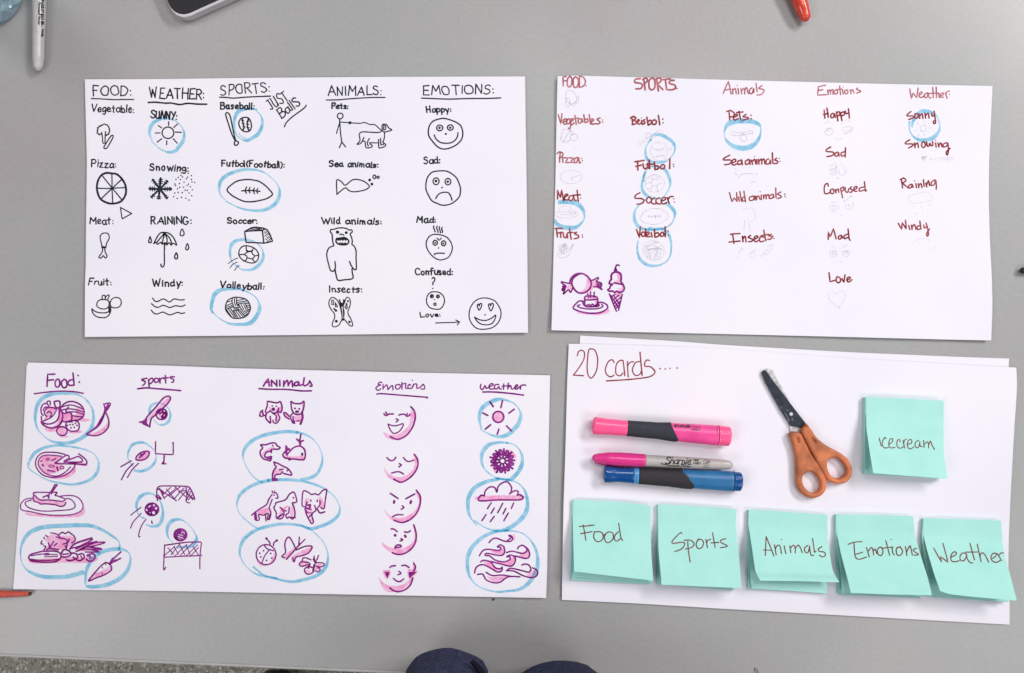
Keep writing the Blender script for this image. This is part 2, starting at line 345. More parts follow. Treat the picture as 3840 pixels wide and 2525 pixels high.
def sheet(name,label,edges,base,lift,group,seed,under=None):
    ex=[p for e in edges for p in e]; x0,x1=min(p[0] for p in ex),max(p[0] for p in ex); y0,y1=min(p[1] for p in ex),max(p[1] for p in ex)
    def zf(x,y):
        px,py=x*PX+1920,1262.5-y*PX; u=(px-x0)/(x1-x0); v=(py-y0)/(y1-y0)
        am=.0015 if seed<4 else .00035; z=base+am*(1+noise.noise(Vector((x*6,y*6,seed))))
        z+=lift[0]*sstep(.72,1.1,v)**1.3*(.6+.4*math.sin(u*7+seed))+lift[1]*sstep(.14,-.04,u)**1.3*(.5+.5*math.sin(v*6+seed))+lift[2]*sstep(.86,1.04,u)**1.3*(.5+.5*math.sin(v*5+1+seed))+lift[3]*sstep(.16,-.04,v)
        return z
    root=thing(name,label,'paper',(0,0,0),group)
    s=Surf(root,zf); g_=coons(*edges,110,66); pts=[s.pt(a,b) for a,b,_,_ in g_]
    o=add('sheet',gridmesh('sheet',pts,110,66,.00012),M['paper'],root)
    o.data.polygons.foreach_set('use_smooth',[True]*len(o.data.polygons))
    s.root=o
    if under:
        s2=Surf(root,lambda x,y: zf(x,y)-.00025); g2=coons(*under,60,40)
        add('backing_sheet',gridmesh('backing_sheet',[s2.pt(a,b) for a,b,_,_ in g2],60,40,.00012),M['paper'],root)
    return s
GR='handwritten sheets of paper on the table'
s1=sheet('paper_sheet','upper left white sheet written and drawn in black marker',([(320,300),(620,302),(1400,300),(1966,300)],[(318,1264),(800,1260),(1400,1254),(1980,1248)],[(320,300),(328,350),(331,430),(329,640),(325,930),(319,1050),(318,1264)],[(1966,300),(1972,500),(1975,700),(1977,900),(1980,1248)]),.0006,(.0022,.001,.001,.0),GR,1,
   ([(318,298),(620,297),(900,293),(1400,289),(1969,287)],[(320,1258),(800,1254),(1400,1249),(1978,1244)],[(318,298),(326,600),(322,900),(320,1258)],[(1969,287),(1973,600),(1978,1244)]))
s2=sheet('paper_sheet','upper right white sheet with dark red words and faint pencil sketches',([(2091,287),(2118,282),(2340,289),(2660,298),(3260,314),(3722,323)],[(2068,1239),(2660,1252),(3000,1260),(3600,1275),(3717,1277)],[(2091,287),(2088,400),(2083,670),(2074,1020),(2068,1239)],[(3722,323),(3716,460),(3709,600),(3708,760),(3712,900),(3720,1050),(3722,1150),(3717,1277)]),.0006,(.003,.0015,.0018,0),GR,2)
s3=sheet('paper_sheet','lower left white sheet of purple drawings with pink and blue highlights',([(105,1360),(640,1372),(860,1381),(1460,1396),(1660,1400),(2063,1408)],[(49,2210),(640,2217),(1360,2231),(2048,2243)],[(105,1360),(93,1600),(82,1750),(66,2030),(54,2150),(49,2210)],[(2063,1408),(2060,1550),(2057,1680),(2052,2130),(2048,2243)]),.0006,(.0016,.001,.001,0),GR,3,
   ([(100,1368),(640,1378),(1460,1402),(2058,1414)],[(50,2206),(640,2212),(1360,2226),(2046,2238)],[(100,1368),(82,1750),(50,2206)],[(2058,1414),(2052,1750),(2046,2238)]))
s5=sheet('paper_sheet','blank white sheet mostly hidden under the twenty cards sheet',([(2175,1259),(2560,1281),(2680,1292),(3200,1322),(3600,1339),(3784,1345)],[(2130,2200),(2700,2240),(3300,2280),(3760,2300)],[(2175,1259),(2165,1500),(2140,1900),(2130,2200)],[(3784,1345),(3780,1420),(3770,1800),(3760,2300)]),.0004,(0,0.0,0,.0005),GR,4)
s4=sheet('paper_sheet','lower right white sheet headed 20 cards, under pens and sticky notes',([(2133,1290),(2175,1289),(2680,1304),(3200,1345),(3811,1379)],[(2107,2250),(2400,2264),(2700,2283),(3300,2316),(3786,2343)],[(2133,1290),(2127,1430),(2120,1700),(2113,1900),(2107,2250)],[(3811,1379),(3815,1440),(3812,1490),(3804,1600),(3790,1850),(3783,2020),(3781,2120),(3786,2250),(3786,2343)]),.0018,(.0006,.0014,.0016,.0),GR,5)
CUR=s1
# ---- sheet one: black marker. tile origins in photo pixels, 3.9133 tile units per pixel
T=(320,290);K='black'
W('FOOD:',108,268,675,278,148)
S('heading_underline','90,315 200,318 420,330 540,328 710,328')
W('Vegetable:',88,502,716,522,100)
W('WEATHER:',945,305,1742,325,148,w=23)
S('heading_underline','w28 925,372 1030,368 1180,382 1260,380 1385,402 1500,385 1640,395 1780,397')
W('SUNNY:',960,598,1340,628,108,w=26)
S('broccoli_drawing','w19 240,840 222,832 210,848 196,838 192,824 176,826 172,808 182,792 174,778 188,766 178,742 200,735 204,716 222,722 232,704 250,708 262,692 284,688 302,700 320,698 328,716 342,722 344,740 356,750 350,768 360,784 350,800 354,818 340,824 340,842 322,842 314,856 300,846/w19 240,810 250,870 260,965 292,968/w19 297,800 292,880 290,960/c w21 385,858 405,855 408,880 380,935 330,1022 305,1048 280,1046 275,1022 300,980 350,900')
S('sun_drawing','w21 e 1213,816 86,84/l w20 1225,655 1223,708/l w20 1300,738 1352,688/l w22 1325,806 1408,810/l w20 1292,905 1348,968/l w20 1196,936 1194,990/l w20 1120,905 1055,952/l w20 1028,820 1096,818/l w18 1070,710 1120,746')
B('blue_circle','48 12 1300,632 1220,606 1120,610 1030,648 968,712 944,800 952,870 980,925/48 12 1310,630 1380,690 1435,765 1452,850 1432,940 1380,1010 1330,1075 1260,1100 1180,1092 1090,1048 1020,985 965,930')
W('Pizza:',88,1316,450,1330,104)
W('Snowing:',948,1362,1516,1378,100,w=25)
T=(320,590)
S('pizza_drawing','c w34 380,238 460,250 530,310 580,390 598,470 590,550 545,630 490,665 405,682 320,670 230,620 190,550 170,450 185,350 235,265 310,232/l w20 390,240 392,455 402,680/l w20 250,275 400,460 540,630/l w22 525,335 392,460 230,615/l w20 185,456 392,458 580,448')
S('pizza_slice_drawing','p w20 516,738 682,827 545,903 535,880')
W('Meat:',66,982,410,984,100)
W('RAINING:',965,978,1556,985,104,w=24)
S('snowflake_drawing','l w36 1105,310 1090,470 1078,608/l w36 940,462 1090,468 1260,466/l w34 990,330 1090,460 1200,602/l w34 1205,350 1090,470 970,588/l w18 1080,335 1132,328/l w18 1076,360 1134,358/l w18 1076,390 1130,388/l w18 975,352 1012,330/l w18 998,380 1034,362/l w18 1020,410 1056,392/l w18 1180,340 1216,366/l w18 1156,364 1196,392/l w18 952,432 954,492/l w18 984,436 986,496/l w18 1016,436 1018,496/l w18 1170,436 1172,496/l w18 1202,438 1204,496/l w18 1234,442 1236,492/l w18 1256,446 1258,486/l w18 958,570 990,602/l w18 984,548 1018,578/l w18 1216,584 1182,612/l w18 1196,556 1160,588/l w18 1052,606 1106,610/l w18 1054,580 1108,582')
S('snow_dots','d 11 1415,231 1510,238 1402,268 1426,290 1364,298 1330,326 1398,330 1482,318 1503,294 1556,272 1558,326 1566,364 1605,372 1450,366 1382,387 1314,394 1324,416 1385,443 1354,463 1442,441 1494,415 1516,394 1542,434 1570,478 1465,485 1496,486 1313,527 1363,518 1423,520 1522,526 1562,568 1298,580 1350,606 1410,590 1476,604 1522,630')
S('drumstick_drawing','c w19 290,1112 330,1122 350,1155 345,1205 315,1260 300,1320 268,1310 245,1325 240,1280 222,1210 222,1155 250,1122/w20 255,1335 248,1390 215,1440 200,1465 215,1480 240,1475 265,1445 290,1478 312,1470 318,1440 295,1400 285,1335/l w26 245,1325 300,1325')
S('umbrella_drawing','w22 1005,1270 1050,1180 1100,1115 1160,1105 1230,1120 1290,1175 1335,1265 1335,1292/w20 1005,1270 1045,1248 1058,1280 1110,1250 1130,1278 1170,1255 1195,1290 1230,1255 1262,1292 1285,1262 1338,1290/w22 1160,1120 1090,1200 1045,1260/w22 1165,1125 1142,1200 1130,1270/w22 1170,1125 1200,1200 1195,1280/w22 1175,1125 1240,1190 1270,1280/d 22 1160,1118/w22 1163,1270 1160,1400 1160,1560 1148,1600 1130,1612 1112,1595 1110,1570')
S('raindrop_drawing','p w22 950,1165 972,1225 965,1255 935,1255 930,1230')
S('raindrop_drawing','c w20 1420,1055 1450,1115 1435,1150 1400,1150 1392,1118')
S('raindrop_drawing','c w22 1498,1270 1518,1325 1502,1358 1480,1355 1475,1325')
S('raindrop_drawing','c w24 1335,1405 1354,1450 1348,1488 1320,1490 1312,1455')
T=(320,870)
W('Fruit:',46,775,380,782,96)
W('Windy:',992,800,1432,798,100,w=24)
S('fruit_drawing','c w19 260,995 320,1000 350,1040 340,1100 300,1128 240,1130 180,1100 168,1065 185,1020 225,995/w19 250,990 250,940 290,935 290,990/w18 288,990 305,950 345,925 345,965 320,1000/c w19 435,965 500,975 528,1030 510,1090 450,1115 390,1105 365,1060 380,1000/w20 98,1130 105,1180 150,1235 220,1258 300,1255 350,1215 372,1165 370,1110 345,1110 345,1165 290,1188 200,1185 140,1165 98,1130/l w30 355,1110 355,1180/l w26 352,1030 356,1080')
S('wind_drawing','988,972 1020,1015 1065,1020 1150,985 1235,1030 1300,985 1390,1000 1455,995/972,1055 1020,1095 1070,1108 1145,1078 1240,1110 1320,1085 1410,1095 1465,1072/968,1150 1010,1195 1060,1205 1140,1178 1240,1218 1350,1183 1410,1198 1460,1188')
T=(800,290)
W('SPORTS:',112,262,830,222,150,w=20)
S('heading_underline','w22 92,295 200,298 300,308 500,292 840,278')
W('Baseball:',106,465,600,470,88,w=25)
W('JUST',846,492,1110,330,150,w=20)
W('BallS',1000,605,1290,400,140,w=22)
S('heading_underline','w22 1045,728 1070,670 1150,590 1300,480 1345,440 1365,412')
S('baseball_bat_drawing','w23 320,930 270,830 230,710 195,600 182,540 205,520 235,545 255,600 280,720 300,820 330,925 365,950 365,980 335,1000 310,990 312,950 320,930')
S('baseball_drawing','c w22 465,590 515,600 548,650 560,720 540,780 490,802 430,785 385,725 375,660 410,605/w26 425,615 438,680 450,740 435,775/w26 515,610 500,670 505,740 520,775/l w14 412,640 448,632/l w14 418,680 456,676/l w14 430,720 470,728/l w14 490,650 530,644/l w14 486,690 526,694/l w14 486,735 530,742')
B('blue_circle','48 12 640,480 560,462 460,468 370,505 320,580 304,690 318,790 350,860 420,915 490,930 580,890 650,840 700,760 722,660 700,570 630,490/30 10 375,820 410,870 480,900')
W('ANIMALS:',1688,268,2470,262,130,w=21)
S('heading_underline','w21 1660,336 1850,332 2000,318 2300,300 2520,298')
W('Pets:',1735,462,1975,466,80,w=25)
S('person_and_dog_drawing','w20 e 1862,570 42,42/l w20 1852,615 1862,760 1885,950/l w20 1885,950 1850,1036/l w20 1885,950 1942,1025/l w19 1855,665 1830,750 1808,825/w18 1862,658 1990,668 2150,678 2220,665 2300,695 2370,698 2440,760 2470,790/d 24 2005,670/w20 2460,800 2420,812 2300,808 2215,802 2160,812 2142,850 2152,930 2110,985 2170,965 2210,885/w20 2200,940 2228,950 2240,1030 2300,1035 2335,1010 2300,980/w20 2290,900 2260,960 2275,1010/l w18 2290,962 2420,965/c w20 2500,690 2545,700 2575,745 2620,775 2560,795 2510,805 2480,780 2478,710/w20 2505,700 2500,770 2530,760 2525,710/w20 2512,810 2512,870 2500,930 2488,955 2530,990 2510,1020 2440,1040 2428,1010 2425,915/w20 2455,900 2460,990 2500,985/')
W('Futbol(Football):',120,1305,1040,1330,88,w=24)
W('Sea animals:',1702,1305,2420,1330,84,w=24)
T=(800,590)
B('blue_circle','48 12 180,630 110,560 86,460 110,350 210,260 350,205 500,180 660,195 780,245 900,350 960,440 975,520 950,620 880,710 760,770 620,785 460,765 350,730 250,680 175,640')
S('football_drawing','c w23 500,327 580,335 670,355 760,415 830,485 868,545 810,595 740,622 620,648 540,655 450,648 340,600 260,550 202,475 280,395 370,345/l w22 415,495 560,488 685,502/w21 488,440 470,485 485,530/w21 540,442 522,485 538,525/w21 604,452 588,490 604,535/w21 652,460 636,495 652,530')
W('Soccer:',208,972,648,970,82,w=25)
S('goal_drawing','l w23 482,1250 460,1090 560,1035 610,1028 730,1040 790,1065 830,1130 870,1235 745,1262 482,1250/l w23 460,1092 600,1080 720,1075 760,1050/l w23 720,1080 740,1260/w8 500,1075 600,1040/w8 530,1078 650,1040/w8 570,1078 690,1045/w8 610,1075 720,1048/w8 560,1045 640,1075/w8 600,1035 690,1070/w8 640,1035 720,1068/w8 745,1090 860,1220/w8 760,1080 850,1170/w8 755,1140 850,1240/w8 765,1190 810,1240/w8 745,1120 790,1080/w8 750,1165 815,1110/w8 760,1215 835,1160/w8 790,1240 850,1200')
S('soccer_ball_drawing','c w20 490,1300 570,1320 630,1360 665,1430 655,1500 610,1545 550,1552 470,1530 410,1490 375,1430 385,1360 430,1310/c w19 500,1395 560,1385 575,1420 605,1450 570,1490 500,1475 490,1450 460,1430/w19 482,1300 485,1360 500,1395/w19 585,1345 560,1390/w19 375,1430 460,1425/w19 605,1450 668,1438/w19 495,1480 480,1510 445,1525/w19 570,1490 610,1540/w18 482,1360 520,1380 580,1370/w14 220,1562 280,1515 358,1480/w14 245,1625 290,1570 352,1540/w14 315,1660 340,1620 380,1590')
B('blue_circle','46 12 640,1262 560,1225 440,1210 330,1230 265,1290 245,1390 260,1500 300,1570 370,1620/44 12 640,1262 710,1340 735,1430 715,1520 650,1600 560,1650 480,1655 400,1640 330,1570')
S('fish_drawing','w20 1815,545 1860,505 1940,450 1990,490 2060,508 2150,498 2230,478 2290,440 2270,400 2210,355 2130,330 2060,328 2010,355 1935,412 1880,360 1818,330 1808,400 1815,550','d 22 2295,336 2328,395','w20 e 2364,290 20,28/w20 e 2418,295 16,16')
W('Wild animals:',1596,976,2468,986,90,w=24)
S('bear_drawing','w22 1768,1300 1750,1220 1742,1130 1718,1100 1722,1065 1760,1060 1785,1055 1830,1040 1900,1038 1960,1050 1995,1070 2030,1068 2038,1100 2008,1125 2030,1180 2040,1240 2035,1280 2070,1310 2095,1380 2095,1480 2098,1640 2060,1640 2030,1600 2010,1560 2000,1530/w22 1768,1300 1700,1330 1668,1400 1670,1480 1700,1600 1720,1660 1760,1675 1785,1640 1792,1600 1785,1530/w24 1785,1640 1800,1720 1830,1805 1920,1800 2045,1780 2040,1700 2035,1640/d 25 1822,1100/d 22 1952,1108/w18 1855,1140 1870,1125 1885,1140/w18 1900,1130 1918,1150/c w26 1850,1190 1920,1180 1970,1205 1988,1240 1960,1280 1880,1285 1820,1265 1800,1230 1812,1195/l w20 1815,1195 1830,1225 1850,1200 1860,1225 1880,1200 1900,1222 1920,1200 1940,1220 1960,1205/l w20 1840,1280 1858,1255 1875,1280 1895,1255 1915,1280 1938,1255 1955,1275/l w20 1812,1205 1860,1195 1940,1205/l w18 1840,1272 1950,1274')
T=(800,870)
W('Volleyball:',95,820,745,848,92,w=24)
B('blue_circle','56 12 -10,1200 -30,1120 0,960 70,870 180,840 330,835 450,850/56 12 420,850 520,890 610,950 665,1030 680,1120 650,1210 580,1310 500,1350 380,1360 230,1345 120,1290 40,1230 -20,1150')
S('volleyball_drawing','c w20 350,960 440,975 500,1010 535,1070 545,1130 510,1210 450,1255 360,1270 280,1260 220,1200 180,1140 185,1060 220,1000 290,965/w18 280,975 275,1030 300,1090/w16 315,975 310,1030 330,1085/w18 345,975 340,1040 365,1090/w16 355,1010 430,990 480,985/w16 350,1040 440,1020 510,1015/w18 355,1065 440,1045 520,1050/w16 185,1085 270,1050/w16 190,1110 275,1080/w18 185,1140 290,1095/w16 205,1030 275,1010/w18 375,1075 430,1165/w16 410,1070 450,1150/w16 445,1065 480,1140/w16 470,1055 500,1130/w16 290,1110 380,1110/w16 300,1130 370,1130/w18 295,1155 390,1145/w16 200,1150 270,1250/w16 225,1135 310,1255/w18 255,1125 330,1250/w18 300,1160 360,1260/w16 330,1160 400,1255/w16 360,1155 435,1245/w18 390,1155 460,1235/w16 440,1180 535,1130/w16 450,1205 535,1150/w16 460,1230 515,1190/w16 480,1075 535,1085/w16 480,1100 545,1110')
W('Insects:',1700,884,2180,888,92,w=23)
S('butterfly_drawing','c w18 1745,962 1800,985 1840,1040 1862,1100 1880,1180 1890,1270 1865,1330 1840,1370 1780,1395 1745,1375 1755,1320 1780,1260 1775,1200 1730,1140 1700,1080 1702,1010/c w18 1970,960 2005,990 2010,1060 1990,1130 1975,1170 1985,1220 2020,1280 2045,1360 2030,1385 1985,1360 1945,1310 1915,1270 1920,1180 1905,1100 1925,1040 1945,980/w26 1850,1000 1870,1050 1890,1070/w26 1915,1000 1910,1040 1890,1070/d 30 1880,1070/w18 1868,1080 1885,1180 1892,1290/w18 1905,1085 1910,1180 1915,1290/l w16 1740,1000 1765,1005 1765,1070 1738,1070 1740,1000/l w18 1790,1040 1825,1100 1795,1105 1790,1040/l w18 1765,1125 1820,1155 1800,1170 1765,1125/d 17 1976,1017 1955,1060/l w20 1960,1080 1930,1100 1955,1135 1970,1100/d 22 1805,1312/d 20 1998,1322/d 16 1905,1290')
T=(1400,290)
W('EMOTIONS:',730,256,1768,242,128,w=21)
S('heading_underline','w22 708,308 820,312 960,318 1130,322 1400,314 1700,312 1870,304')
W('Happy:',782,518,1140,508,92,w=24)
S('happy_face_drawing','c w23 1040,605 1130,628 1220,665 1280,710 1308,780 1312,850 1290,920 1230,985 1160,1025 1080,1052 1000,1050 930,1010 860,930 815,860 808,780 830,700 880,645 960,615/w22 e 974,745 45,42/d 20 972,744/w22 e 1130,740 42,40/d 19 1128,742/d 16 1064,832/w22 893,850 920,905 980,955 1060,970 1140,962 1200,925 1235,870 1242,815')
W('Sad:',745,1268,978,1262,90,w=24)
T=(1400,590)
S('sad_face_drawing','c w22 1010,200 1090,210 1160,250 1220,305 1260,390 1280,470 1270,560 1230,620 1160,675 1090,700 1010,705 940,680 860,640 810,560 775,480 772,400 790,310 835,245 890,212/w21 e 921,354 44,50/d 21 920,350/w21 e 1095,360 43,47/d 20 1092,360/d 13 1008,447/w22 916,608 940,565 980,530 1040,515 1100,522 1135,570 1155,632')
W('Mad:',640,952,912,960,86,w=24)
S('mad_face_drawing','w22 888,1008 885,1040 898,1065 905,1095/w22 938,1012 928,1040 942,1065 950,1105/w22 972,1022 968,1045 980,1080 985,1112/w22 1010,1030 1002,1060 1015,1080 1012,1105/c w20 905,1132 990,1142 1070,1170 1120,1220 1150,1280 1160,1340 1140,1410 1100,1470 1030,1502 960,1505 890,1470 830,1410 790,1340 775,1270 795,1200 840,1150/w22 e 908,1256 32,36/d 15 908,1257/w22 e 1032,1264 32,36/d 15 1030,1266/l w20 936,1190 966,1220 998,1188/d 11 958,1332/w22 898,1422 940,1410 1045,1410/d 14 898,1424')
T=(1400,870)
W('Confused:',618,628,1164,630,92,w=24)
S('question_mark','w22 862,686 885,668 902,690 895,725 875,745 875,775/d 11 872,830')
S('confused_face_drawing','c w19 910,880 970,892 1025,940 1045,1010 1025,1080 980,1130 910,1135 835,1115 790,1060 780,990 805,920 850,885/w26 e 860,945 19,20/d 8 858,946/w22 e 948,948 20,20/d 8 946,949/d 10 899,994/w20 e 905,1062 17,17')
W('Love:',692,1252,985,1246,66,w=20)
S('arrow_drawing','l w18 915,1338 1100,1332 1268,1322/l w18 1210,1294 1268,1322 1232,1366')
S('love_face_drawing','c w19 1640,970 1720,985 1790,1020 1840,1090 1870,1160 1870,1240 1840,1320 1780,1385 1700,1420 1580,1430 1500,1405 1440,1340 1408,1260 1408,1180 1430,1100 1490,1020 1560,980/w20 1555,1085 1545,1060 1525,1075 1535,1115 1552,1150 1580,1110 1592,1060 1570,1050 1555,1085/w20 1720,1085 1710,1055 1690,1070 1700,1115 1725,1160 1755,1110 1762,1065 1740,1048 1720,1085/d 12 1640,1217/w20 1485,1252 1560,1290 1650,1300 1730,1270 1795,1222 1780,1290 1740,1345 1670,1365 1590,1355 1530,1320 1485,1252')
CUR=s2
# ---- sheet two: dark red marker and pencil
T=(2060,270);K='red'
S('handwritten_word','w25 l 245,70 200,78 205,205/w25 l 205,135 268,125/w25 305,68 275,90 262,150 275,215 315,210 330,150 325,90 303,66/w25 385,75 355,100 350,180 370,230 410,215 430,150 415,95 383,75/w25 l 445,65 440,225/w25 440,65 490,75 525,120 525,170 490,215 435,228/d 11 537,205',kk='pale_red',label='the written word FOOD')
P('fruit_sketch','c 290,270 340,280 385,330 400,400 370,460 300,470 255,420 242,340 260,285/l 238,470 240,392 298,392 300,480/l 232,500 290,505/w7 432,355 415,410 370,460 305,480 330,498 380,490 425,440 432,370')
S('handwritten_word','w24 l 132,630 170,765 185,615/w24 205,742 250,715 245,690 215,700 202,740 225,770 260,755/w24 290,690 265,700 255,750 275,765 300,745 305,700 315,780 300,835 280,825/w24 315,738 350,705 325,690 310,740 330,775 365,750/w24 l 375,640 395,770/w24 l 340,692 430,680/w24 470,690 430,700 425,740 450,755 475,720 480,690 490,740/w24 l 505,630 520,740/w24 520,705 560,690 565,730 530,745/w24 l 585,630 605,770/w24 612,740 650,710 625,690 610,730 635,770 665,760/w24 745,680 700,695 745,740 715,765 680,762/d 11 780,708 782,740',kk='pale_red',label='the written word Vegetables')
P('vegetable_sketch','205,845 195,890 170,930 180,955 160,970 185,1010 205,1025 240,1035 290,1010 310,960 315,930 340,915 320,870 260,850 205,845/l 330,850 270,910 210,1020/w8 c 350,915 400,920 418,970 390,1010 340,1005 312,980 318,940/d 9 358,908 380,1105')
S('handwritten_word','w24 l 160,1190 150,1330/w24 115,1200 150,1175 200,1200 185,1245 145,1262/w24 l 195,1265 200,1330/w24 l 215,1262 275,1262 235,1335 290,1330/w24 l 290,1262 350,1265 310,1335 370,1330/w24 420,1255 370,1275 370,1325 400,1330 430,1260 440,1335 460,1330/d 11 475,1270 485,1305',kk='pale_red',label='the written word Pizza')
P('pizza_sketch','c w7 320,1448 420,1465 478,1530 455,1600 380,1635 280,1640 190,1600 160,1540 195,1480/l 320,1560 440,1520/l 325,1560 330,1590')
S('handwritten_word','w30 1335,100 1265,110 1255,155 1340,170 1365,200 1340,245 1270,250/w30 l 1385,110 1405,265/w30 1370,115 1420,90 1440,130 1395,175/w30 1500,95 1465,130 1465,230 1500,265 1545,235 1550,150 1530,100 1498,95/w30 l 1575,110 1600,280/w30 1560,110 1620,90 1640,130 1585,180/w30 l 1590,185 1665,260/w30 l 1660,115 1775,105/w30 l 1700,110 1720,255/w30 1830,125 1780,130 1760,170 1840,195 1850,235 1810,262 1740,265/d 12 1872,245',kk='pale_red',label='the written word SPORTS')
S('handwritten_word','w27 l 1210,665 1225,775/w27 1190,680 1230,655 1270,680 1230,710/w27 1230,710 1285,735 1260,765 1215,775/w27 1293,738 1320,715 1305,700 1290,740 1315,770 1345,750/w27 l 1355,715 1362,770/d 8 1350,678/w27 1400,700 1382,718 1405,748 1375,770/w27 l 1430,665 1450,785/w27 1450,730 1485,710 1500,750 1455,780/w27 1540,705 1510,730 1520,770 1560,765 1570,725 1542,702/w27 l 1600,640 1620,775/d 12 1665,695 1668,748',label='the written word Beisbol')
P('baseball_sketch','w6 1640,850 1660,870 1640,905 1560,945 1450,1010 1360,1050 1320,1085 1300,1060 1360,1020 1450,960 1560,890 1640,850/w8 c 1460,900 1495,915 1490,950 1430,970 1412,940 1425,912/c w7 1600,1035 1690,1060 1735,1130 1730,1210 1690,1280 1610,1308 1530,1270 1490,1190 1495,1110 1540,1050/w6 1505,1105 1560,1140 1640,1140 1715,1095/w6 1530,1255 1600,1235 1700,1230/l 1540,1125 1548,1150/l 1575,1130 1580,1158/l 1610,1130 1612,1158/l 1645,1125 1650,1150/l 1675,1115 1682,1138/l 1580,1230 1585,1255/l 1610,1225 1612,1250/l 1640,1220 1642,1245/l 1670,1218 1672,1240/l 1770,1150 1800,1105')
B('blue_circle','44 16 1500,1000 1470,1020 1420,1100 1410,1180 1430,1270 1500,1325 1600,1330 1700,1315 1780,1260 1835,1170 1840,1090 1800,1020 1730,970 1650,930 1550,920 1500,960 1480,1010',nib=(.55,-.85))
S('handwritten_word','w27 l 1255,1320 1390,1300/w27 l 1295,1310 1300,1440/w27 l 1270,1388 1350,1370/w27 1375,1350 1385,1405 1410,1425 1440,1395/w27 l 1442,1345 1452,1415/w27 l 1465,1295 1475,1420/w27 l 1425,1365 1520,1355/w27 l 1540,1320 1550,1430/w27 1550,1385 1590,1380 1600,1420 1550,1435/w27 1660,1360 1630,1390 1640,1420 1685,1415 1690,1375 1658,1360/w27 l 1768,1275 1765,1420/d 11 1820,1358 1828,1388',label='the written word Futbol')
T=(2060,620)
B('blue_circle','40 16 1400,100 1365,230 1360,330 1400,420 1470,470 1560,490 1650,480 1720,410 1768,310 1770,220 1740,130 1690,60 1600,25 1500,20 1440,50 1395,150 1380,240',nib=(.75,-.65))
P('soccer_ball_sketch','w6 c 1540,140 1620,160 1680,220 1690,280 1650,350 1560,395 1470,380 1415,310 1410,240 1440,180/l w7 1510,195 1505,150 1535,135 1575,150 1590,205 1525,210 1490,255 1515,305 1575,305 1615,265 1670,275/l w7 1525,210 1500,182 1440,190/l w7 1490,255 1440,265 1410,280/l w7 1515,305 1495,340 1440,355/l w7 1495,340 1505,390/l w7 1575,305 1592,390/l w7 1590,205 1620,160')
S('handwritten_word','w24 1330,405 1270,440 1260,485 1350,490 1390,520 1360,560 1285,575/w24 1440,480 1425,520 1450,555 1490,540 1495,495 1465,470 1440,480/w24 1545,480 1500,510 1500,550 1540,570 1580,550/w24 1620,480 1570,500 1570,555 1620,570 1650,550/w24 1640,530 1700,505 1700,475 1660,485 1640,530 1670,570 1720,550/w24 l 1730,475 1760,565/w24 1740,510 1770,465 1815,460/d 10 1825,495 1835,540',label='the written word Soccer')
P('football_sketch','w8 1350,740 1400,680 1480,645 1570,635 1660,655 1730,710 1748,745 1700,810 1620,855 1540,870 1450,860 1370,830 1330,790 1350,740/l w7 1440,750 1650,748/l w7 1460,735 1460,775/l w7 1505,738 1505,770/l w9 1555,735 1555,780/l w7 1610,730 1610,775')
B('blue_circle','44 16 1430,490 1340,570 1265,650 1245,740 1265,840 1330,915 1430,945 1560,950 1690,925 1790,860 1835,770 1840,700 1800,630 1730,570 1700,550',nib=(.75,-.65))
S('handwritten_word','w26 l 1280,945 1322,1065 1335,905/w26 1370,980 1350,1010 1370,1045 1400,1030 1400,990 1368,980/w26 l 1412,940 1417,1050/w26 1425,1030 1465,1005 1450,980 1425,1000 1440,1050 1480,1045/w26 l 1495,990 1508,1055/w26 l 1542,945 1548,1050/w26 1550,1010 1590,990 1610,1030 1560,1060/w26 1655,985 1630,1010 1640,1045 1680,1030 1670,990 1650,985/w26 l 1700,905 1702,1050/d 11 1745,968 1748,1030',label='the written word Voleibol')
P('volleyball_sketch','w7 c 1520,1108 1600,1130 1660,1180 1685,1250 1670,1330 1610,1380 1530,1395 1450,1370 1395,1310 1375,1240 1400,1170 1460,1120/l 1400,1200 1560,1120/l 1420,1205 1600,1130/l 1450,1250 1640,1190/l 1520,1170 1670,1250/l 1500,1290 1600,1210 1530,1370/l 1395,1240 1450,1370/l 1420,1220 1480,1375/l 1440,1210 1500,1370/l 1600,1240 1560,1380/l 1640,1250 1600,1370/l 1460,1230 1640,1230')
B('blue_circle','40 16 1460,925 1540,935 1640,930 1700,960 1750,1020 1780,1100 1790,1200 1780,1300 1740,1390 1650,1455 1540,1478 1430,1460 1340,1390 1300,1300 1290,1190 1305,1110',nib=(.6,-.8))
S('handwritten_word','w24 l 120,370 120,495/w24 l 125,385 165,480 180,360 210,525/w24 225,470 270,440 260,425 230,440 225,500 260,510 290,490/w24 340,445 295,460 290,510 325,520 350,480 355,450 370,510 395,515/w24 l 408,370 425,530/w24 l 350,440 445,435/d 10 460,438 460,486',label='the written word Meat')
B('blue_circle','62 18 135,545 230,535 340,545 430,580 490,650 515,730 505,800 460,860 380,915 280,920 180,905 110,865 85,800',nib=(.3,-.95))
P('meat_sketch','w6 148,670 155,625 200,600 260,600 310,620 340,665 380,670 375,715 310,730 160,720/w6 c 100,690 95,740 180,775 320,770 410,740 400,700/l 285,655 300,690 320,720')
S('handwritten_word','w25 l 85,930 190,928/w25 l 105,940 120,1055/w25 l 105,1000 150,990/w25 l 162,985 170,1060/w25 165,1010 185,985 200,990/w25 205,1000 210,1045 240,1065 260,1010/w25 l 262,1005 268,1068/w25 l 295,935 320,1085/w25 l 270,992 345,985/w25 400,985 365,1000 425,1035 425,1065 365,1080/d 11 482,1025 488,1055',label='the written word Fruits')
